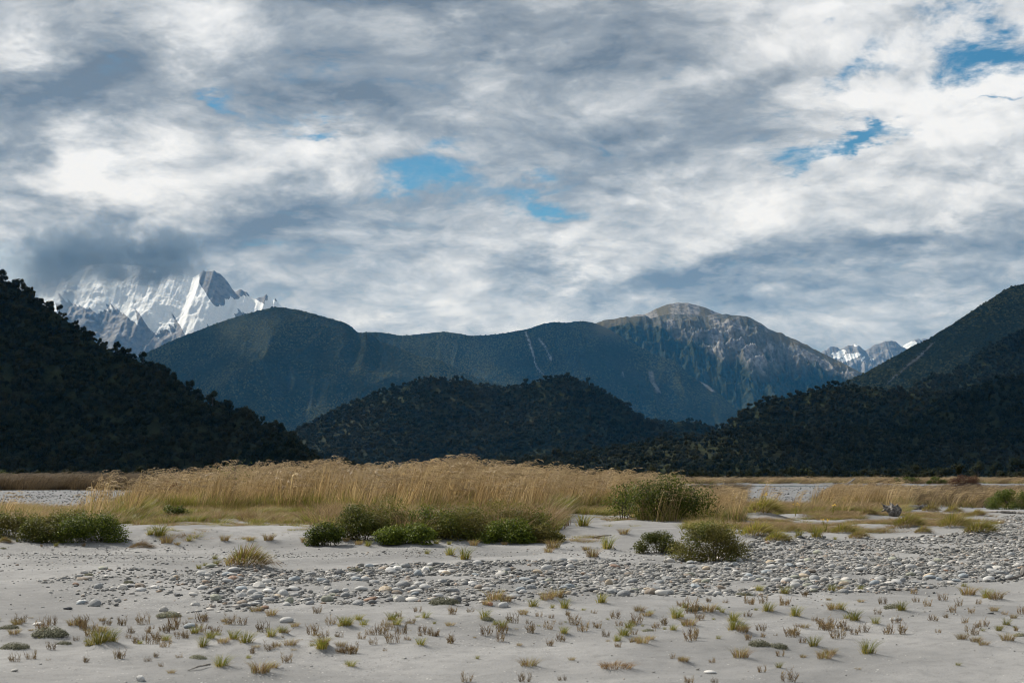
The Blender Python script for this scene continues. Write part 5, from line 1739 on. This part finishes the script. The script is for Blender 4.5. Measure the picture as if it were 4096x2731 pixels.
NAMED = [
    (zA, 1018, 945, 60, 'white', 8, 0.9, 'pure white angular stone among dark cobbles on the left'), (zA, 800, 950, 75, 'chalky', 9, 1.2, 'speckled white boulder in the left cobbles'),
    (zA, 640, 945, 72, 'grey', 3, 1.2, 'rounded dark grey boulder left of the speckled white one'), (zA, 920, 943, 80, 'brown', 8, 1.0, 'brownish wedge shaped stone right of the speckled white boulder'),
    (zA, 495, 922, 50, 'rust brown', 1, 1.0, 'reddish stone at the left end of the cobbles'), (zA, 925, 1555, 58, 'white', 8, 1.5, 'white upright block on the sand at the bottom left'),
    (zA, 1705, 942, 95, 'chalky', 10, 1.1, 'broad pitted white stone below the round tussock'), (zA, 1585, 958, 88, 'blue grey', 2, 0.9, 'smooth blue grey oblong stone left of the pitted white stone'),
    (zA, 1655, 982, 76, 'pale grey', 3, 1.1, 'egg shaped pale grey stone below the pitted white stone'), (zA, 1420, 1022, 80, 'green grey', 8, 1.2, 'tilted pointed grey stone in the left cobbles'),
    (zA, 1905, 1042, 66, 'green grey', 3, 1.6, 'upright domed olive grey stone in front of the cobbles'), (zA, 1770, 1030, 92, 'grey', 0, 1.0, 'long dark grey bolster shaped stone beside the upright domed one'),
    (zA, 1250, 1205, 100, 'blue grey', 1, 0.9, 'long blue grey stone among sprigs in front of the left cobbles'), (zA, 1885, 1172, 105, 'pale grey', 2, 1.0, 'pale blue dome of stone half buried behind grass sprigs'),
    (zA, 1280, 1058, 66, 'chalky', 9, 1.0, 'small lumpy white stone alone on the sand left of centre'), (zA, 240, 1190, 80, 'white', 2, 0.8, 'white flat stone by the sprigs at the far left'),
    (zA, 2160, 955, 62, 'chalky', 10, 1.1, 'dark pitted white stone at the join of left and middle cobbles'), (zA, 535, 1042, 90, 'white', 0, 0.8, 'long white stone at the left of the cobble band'),
    (zA, 440, 1082, 70, 'dark grey', 4, 0.7, 'thin dark slab on the sand at the far left'), (zA, 1070, 1095, 66, 'chalky', 9, 1.2, 'knobbly white stone behind a grey cushion plant'), (zA, 1690, 1045, 85, 'grey', 4, 0.8, 'flat slate grey stone left of the long bolster stone'),
    (zA, 90, 1490, 55, 'chalky', 2, 0.8, 'small pinkish white stone in the bottom left sand'), (zA, 1690, 870, 52, 'grey', 3, 1.1, 'round grey stone right under the round tussock'), (zA, 1155, 878, 58, 'tan', 2, 0.9, 'tan rounded stone at the back of the left cobbles'),
    (zA, 535, 890, 88, 'brown', 0, 0.7, 'long brown stone behind the reddish one'), (zA, 2275, 965, 50, 'pale grey', 3, 1.2, 'round pale stone near a dead tuft at the cobble join'),
    (zB, 215, 1030, 108, 'rust brown', 0, 0.8, 'big flat rust brown stone in the middle cobbles'), (zB, 405, 1030, 84, 'chalky', 9, 1.3, 'blocky speckled white stone right of the rust brown one'), (zB, 780, 1040, 92, 'dark grey', 3, 1.1, 'large dark grey stone above the green cushion plant'),
    (zB, 1005, 1058, 46, 'orange', 3, 1.2, 'orange brown rounded stone in front of the middle cobbles'), (zB, 1092, 1070, 82, 'pale grey', 3, 1.1, 'white domed stone right of the orange brown one'), (zB, 1890, 995, 100, 'grey', 2, 1.1, 'big grey boulder in the right middle cobbles'),
    (zB, 1790, 920, 62, 'tan', 6, 1.5, 'tall tan block standing in the middle cobbles'), (zB, 1735, 895, 70, 'chalky', 10, 1.2, 'pale knobbly stone left of the tall tan block'), (zB, 1205, 965, 82, 'blue grey', 3, 1.0, 'veined blue grey boulder in the middle cobbles'),
    (zB, 335, 952, 62, 'pale grey', 3, 1.1, 'rounded mottled stone above the blocky white one'), (zB, 212, 855, 56, 'dark grey', 3, 1.0, 'dark rounded stone at the back of the middle cobbles'), (zB, 1810, 862, 58, 'dark grey', 6, 1.1, 'dark upright stone behind the tall tan block'),
    (zB, 510, 988, 62, 'blue grey', 1, 1.0, 'blue grey rounded stone above the dark grey one'), (zB, 1320, 845, 72, 'tan', 1, 1.0, 'smooth beige stone at the back of the middle cobbles'), (zB, 1522, 985, 62, 'tan', 3, 1.0, 'peach coloured stone behind the long grassy mound'),
    (zB, 500, 945, 56, 'chalky', 3, 1.1, 'white rounded stone with grey patches above the blue grey one'), (zB, 975, 828, 42, 'dark grey', 2, 0.9, 'black stone at the back edge of the middle cobbles'), (zB, 130, 1052, 84, 'grey', 2, 0.9, 'grey veined stone just left of the rust brown one'),
    (zC, 1795, 832, 36, 'orange', 8, 0.9, 'bright orange red stone on the right gravel'), (zC, 1755, 892, 46, 'blue grey', 8, 1.2, 'blue grey pointed stone below the orange red one'), (zC, 1510, 905, 62, 'grey', 3, 1.3, 'round grey boulder at the front of the right gravel'),
    (zC, 1125, 922, 78, 'tan', 1, 0.9, 'beige loaf shaped stone at the front of the right gravel'), (zC, 900, 842, 96, 'brown', 4, 0.7, 'long brown slab in the right gravel'), (zC, 1045, 806, 50, 'pale grey', 3, 1.2, 'pale round stone behind the long brown slab'),
    (zC, 1615, 850, 66, 'pale grey', 1, 0.9, 'smooth pale stone left of the orange red one'), (zC, 2110, 836, 92, 'pale grey', 4, 0.7, 'wide pale slab at the right end of the gravel'), (zC, 320, 950, 62, 'brown', 8, 1.0, 'dark brown wedge at the front of the cobbles right of centre'),
    (zC, 1465, 1155, 92, 'grey', 4, 0.6, 'flat grey stone alone among tufts on the right sand'), (zC, 240, 1505, 92, 'white', 2, 0.6, 'half buried white stone near the bottom right of centre'), (zC, 1870, 900, 75, 'blue grey', 4, 0.8, 'flat blue grey stone right of the pointed one'),
    (zC, 215, 820, 62, 'tan', 2, 1.0, 'tan stone under the bushy olive shrub'), (zC, 2080, 622, 34, 'grey', 3, 1.2, 'small round stone under the arching tussock'), (zC, 2090, 1112, 60, 'dark grey', 4, 0.5, 'dark flat stone on the far right sand'),
    (zC, 350, 795, 60, 'pale grey', 3, 1.0, 'pale stone at the right foot of the bushy olive shrub'), (zC, 565, 895, 56, 'green grey', 6, 1.0, 'olive grey stone in the front cobbles right of centre')]
taken = []
for fn, a, b_, w, colour, kind, hm, lab in NAMED:
    u, v = fn(a, b_)
    x, y = ground_at(u, v, gz)
    s = w / 1.6486 * y / F_PX * 0.95
    stone(x, y + s * 0.3, s, colour, kind, 0.22, hm, lab, 'single stones of the gravel bar', rot=random.uniform(-0.4, 0.4))
    taken.append((x, y + s * 0.3, s))

rng = np.random.default_rng(77)
pts, siz, bur = [], [], []


def sow(poly, dens, mean, sd, lo, hi, clump=None, bury=0.3):
    xs_, ys_ = [p[0] for p in poly], [p[1] for p in poly]
    n = int((max(xs_) - min(xs_)) * (max(ys_) - min(ys_)) * dens)
    x, y = rng.uniform(min(xs_), max(xs_), n), rng.uniform(min(ys_), max(ys_), n)
    ok = inpoly(x, y, poly) & (np.abs(x) < 0.45 * y + 0.5)
    if clump is not None:
        ok &= fbm(x / 0.9, y / 0.9, 3, 7) + rng.uniform(-.12, .12, n) > clump
    x, y = x[ok], y[ok]
    s = np.clip(np.exp(rng.normal(math.log(mean), sd, len(x))), lo, hi)
    for q in zip(x, y, s):
        pts.append(q[:2])
        siz.append(q[2])
        bur.append(bury)


sow(COBBLES, 30, 0.062, 0.42, 0.03, 0.18, -0.05)
sow(COBBLES, 60, 0.034, 0.4, 0.015, 0.07, -0.02)
sow(DENSE, 95, 0.062, 0.42, 0.028, 0.17, -0.14)
sow(DENSE, 150, 0.034, 0.4, 0.015, 0.07, -0.13)
pts, siz = np.array(pts), np.array(siz)
far_enough = np.ones(len(pts), bool)
for x, y, s in taken:
    far_enough &= np.hypot(pts[:, 0] - x, pts[:, 1] - y) > 0.5 * s + 0.4 * siz
pts, siz = pts[far_enough], siz[far_enough]
U = 2048 + F_PX * pts[:, 0] / pts[:, 1]
shown = siz / pts[:, 1] * ((U > -40) & (U < 4140))
order = np.argsort(-shown)
N_SINGLE = 300 - len(NAMED)
palette = ['dark grey', 'grey', 'grey', 'pale grey', 'pale grey', 'blue grey', 'green grey', 'chalky', 'tan', 'brown', 'white', 'rust brown']
pw = np.array([1.4, 2, 1.5, 1.6, 1.2, 1.3, 1.3, 1.6, 0.7, 0.7, 0.35, 0.15])
chosen = []
for i in order[:N_SINGLE]:
    colour = palette[int(rng.choice(len(palette), p=pw / pw.sum()))]
    kind = int(rng.choice(11, p=[.13, .13, .12, .1, .13, .1, .08, .05, .06, .05, .05]))
    u_ = 2048 + F_PX * pts[i, 0] / pts[i, 1]
    part = 'left' if u_ < 1400 else ('middle' if u_ < 2700 else 'right')
    row = 'front' if pts[i, 1] < 16.3 else 'back'
    chosen.append((u_, i, colour, kind, part, row))
chosen.sort()
seen = {}
for u_, i, colour, kind, part, row in chosen:
    k = seen[(colour, part, row)] = seen.get((colour, part, row), 0) + 1
    stone(pts[i, 0], pts[i, 1], siz[i] * 1.05, colour, kind, 0.25, random.uniform(0.65, 1.05), '%s cobble, %s of its colour from the left in the %s %s cobbles' % (colour, ordinal(k), part, row), 'cobbles of the gravel bar')


def gravel(name, P2, S2, seed, lab, bury=0.25):
    rg = np.random.default_rng(seed)
    n = len(P2)
    z = gz(P2[:, 0], P2[:, 1])
    hm = rg.uniform(0.6, 1.05, n)
    p = np.stack([P2[:, 0], P2[:, 1], z + S2 * hm * 0.25 * (1 - 2 * bury) * 0.9], 1)
    rot = np.stack([rg.normal(0, .15, n), rg.normal(0, .15, n), rg.uniform(0, 6.28, n)], 1)
    o = scatter(name, p, rot, np.stack([S2, S2, S2 * hm], 1), rg.integers(0, len(GRAV), n), GRAV)
    return tag(o, label=lab)


rest = order[N_SINGLE:]
gravel('gravel', pts[rest], siz[rest], 5, 'countless grey and white river stones of the gravel bar')
# fine pebbles on the sand behind the cobbles, a sprinkling in front, and shingle far out
pts, siz, bur = [], [], []
sow(PEBBLY, 60, 0.026, 0.45, 0.012, 0.07, -0.04)
sow([(-7, 9), (7, 9), (9, 14), (-9, 14)], 9, 0.013, 0.4, 0.007, 0.035)
sow([(-9, 13.5), (9, 13.5), (15, 28), (-15, 28)], 9, 0.020, 0.4, 0.01, 0.05)
gravel('pebbles', np.array(pts), np.array(siz), 6, 'small pebbles strewn over the sand')
pts, siz, bur = [], [], []
sow([(-60, 66), (-8, 50), (14, 50), (18, 58), (34, 60), (60, 100), (-70, 120)], 3.5, 0.09, 0.4, 0.05, 0.2, -0.10)
sow([(-90, 120), (75, 100), (110, 225), (-110, 225)], 0.5, 0.16, 0.35, 0.08, 0.3, -0.05)
GRAV = [m_.copy() for m_ in GRAV]
for m_ in GRAV:
    m_.materials[0] = M_SHADED_SHINGLE
gravel('shingle', np.array(pts), np.array(siz), 8, 'grey shingle of the wide river bed beyond the dunes')

# ------------------------------------------------------------------ cloud lying on the snowy summit
m_cloud = bpy.data.materials.new('summit_cloud')
m_cloud.use_nodes = True
t = NT(m_cloud.node_tree)
t.n.clear()
g = t.new('ShaderNodeNewGeometry')
tc = t.new('ShaderNodeTexCoord')
rad = t.vm('LENGTH', tc.outputs['Object'])
wp = t.noise(g.outputs['Position'], 0.0035, 5, 0.62)
core = t.m('ADD', t.m('SUBTRACT', 0.80, rad), t.m('MULTIPLY', t.m('SUBTRACT', wp, 0.5), 2.6))
pv_ = t.new('ShaderNodeVolumePrincipled')
pv_.inputs['Color'].default_value = (0.62, 0.72, 0.81, 1)
t.put(pv_.inputs['Density'], t.m('MULTIPLY', t.step(core, 0.0, 0.55), 0.0055))
pv_.inputs['Anisotropy'].default_value = 0.1
om = t.new('ShaderNodeOutputMaterial')
t.l.new(pv_.outputs[0], om.inputs['Volume'])
v, f = ico(3)
for i, (p, D_, w, h, dep) in enumerate([(z3(640, 60), 14200, 1250, 440, 460), (z3(300, 170), 13800, 700, 420, 360), (z3(1130, 60), 14250, 530, 360, 330), (z3(1020, 150), 13900, 570, 190, 260)]):
    rx, ry, rz = ray(*p)
    me = bpy.data.meshes.new('cloud')
    me.from_pydata([tuple(a) for a in v * 1.15], [], f)
    o = link('cloud', me, [m_cloud])
    o.location = (rx / ry * D_, D_, CAM_H + rz / ry * D_)
    o.scale = (w, dep, h)
    tag(o, label='grey cloud wrapped round the snowy summit', kind='stuff')
scene.cycles.volume_max_steps = 64

# ------------------------------------------------------------------ clouds added out of view, set towards the sun to shade the hills
m_shade_cloud = bpy.data.materials.new('cumulus')
m_shade_cloud.use_nodes = True
t = NT(m_shade_cloud.node_tree)
t.n.clear()
pv_ = t.new('ShaderNodeVolumePrincipled')
pv_.inputs['Color'].default_value = (0.96, 0.97, 0.98, 1)
pv_.inputs['Density'].default_value = 0.0075
om = t.new('ShaderNodeOutputMaterial')
t.l.new(pv_.outputs[0], om.inputs['Volume'])
v, f = ico(4)
SHADE_CLOUDS = [(-330, 1050, 520, 360, 3), (620, 1500, 430, 380, 5), (1250, 2300, 300, 420, 7), (-1750, 6900, 420, 520, 11), (-650, 6600, 330, 420, 13), (500, 8700, 420, 420, 15), (1500, 3700, 520, 420, 17), (1000, 3900, 300, 300, 18)]
SHADE_CLOUDS.append((-3300, 13800, 1500, 900, 23))  # added to shade the summit cloud
for gx_, gy_, wx_, wy_, seed in SHADE_CLOUDS:
    alt = 3550.0 if gy_ < 5000 else 8200.0
    run = (alt - (120 if gy_ < 5000 else (500 if gy_ < 12000 else 2100))) / math.tan(R(SUN_EL))
    k = 0.75 + 0.9 * fbm(v[:, 0] * 1.6 + seed, v[:, 1] * 1.6 + v[:, 2], 5, seed, 0.6) + 0.35 * ridged(v[:, 0] * 2 + seed, v[:, 1] * 2 - v[:, 2], 3, seed)
    q = v * k[:, None] * np.array([wx_ * 1.15, wy_ * 1.15, 330])
    q[:, 2] = np.maximum(q[:, 2], -140)
    me = bpy.data.meshes.new('cumulus')
    me.from_pydata([tuple(a) for a in q], [], f)
    o = link('cloud', me, [m_shade_cloud])
    o.location = (gx_ + math.sin(R(SUN_AZ)) * run, gy_ + math.cos(R(SUN_AZ)) * run, alt)
    tag(o, label='added cloud out of view that casts shade below', kind='stuff')

# ------------------------------------------------------------------ haze: blue air filling the valley
m_haze = bpy.data.materials.new('valley_haze')
m_haze.use_nodes = True
t = NT(m_haze.node_tree)
t.n.clear()
pv_ = t.new('ShaderNodeVolumePrincipled')
pv_.inputs['Color'].default_value = (0.07, 0.43, 1.0, 1)
pv_.inputs['Absorption Color'].default_value = (1, 1, 1, 1)
pv_.inputs['Density'].default_value = 1.55e-5
om = t.new('ShaderNodeOutputMaterial')
t.l.new(pv_.outputs[0], om.inputs['Volume'])
x0, x1, y0, y1, z0, z1 = -21500, 21500, -300, 24500, -3.5, 2900
me = bpy.data.meshes.new('haze')
me.from_pydata([(x0, y0, z0), (x1, y0, z0), (x1, y1, z0), (x0, y1, z0), (x0, y0, z1), (x1, y0, z1), (x1, y1, z1), (x0, y1, z1)], [], [(3, 2, 1, 0), (4, 5, 6, 7), (0, 1, 5, 4), (1, 2, 6, 5), (2, 3, 7, 6), (3, 0, 4, 7)])
haze = link('haze', me, [m_haze])
tag(haze, label='thin blue haze filling the valley air', kind='stuff')
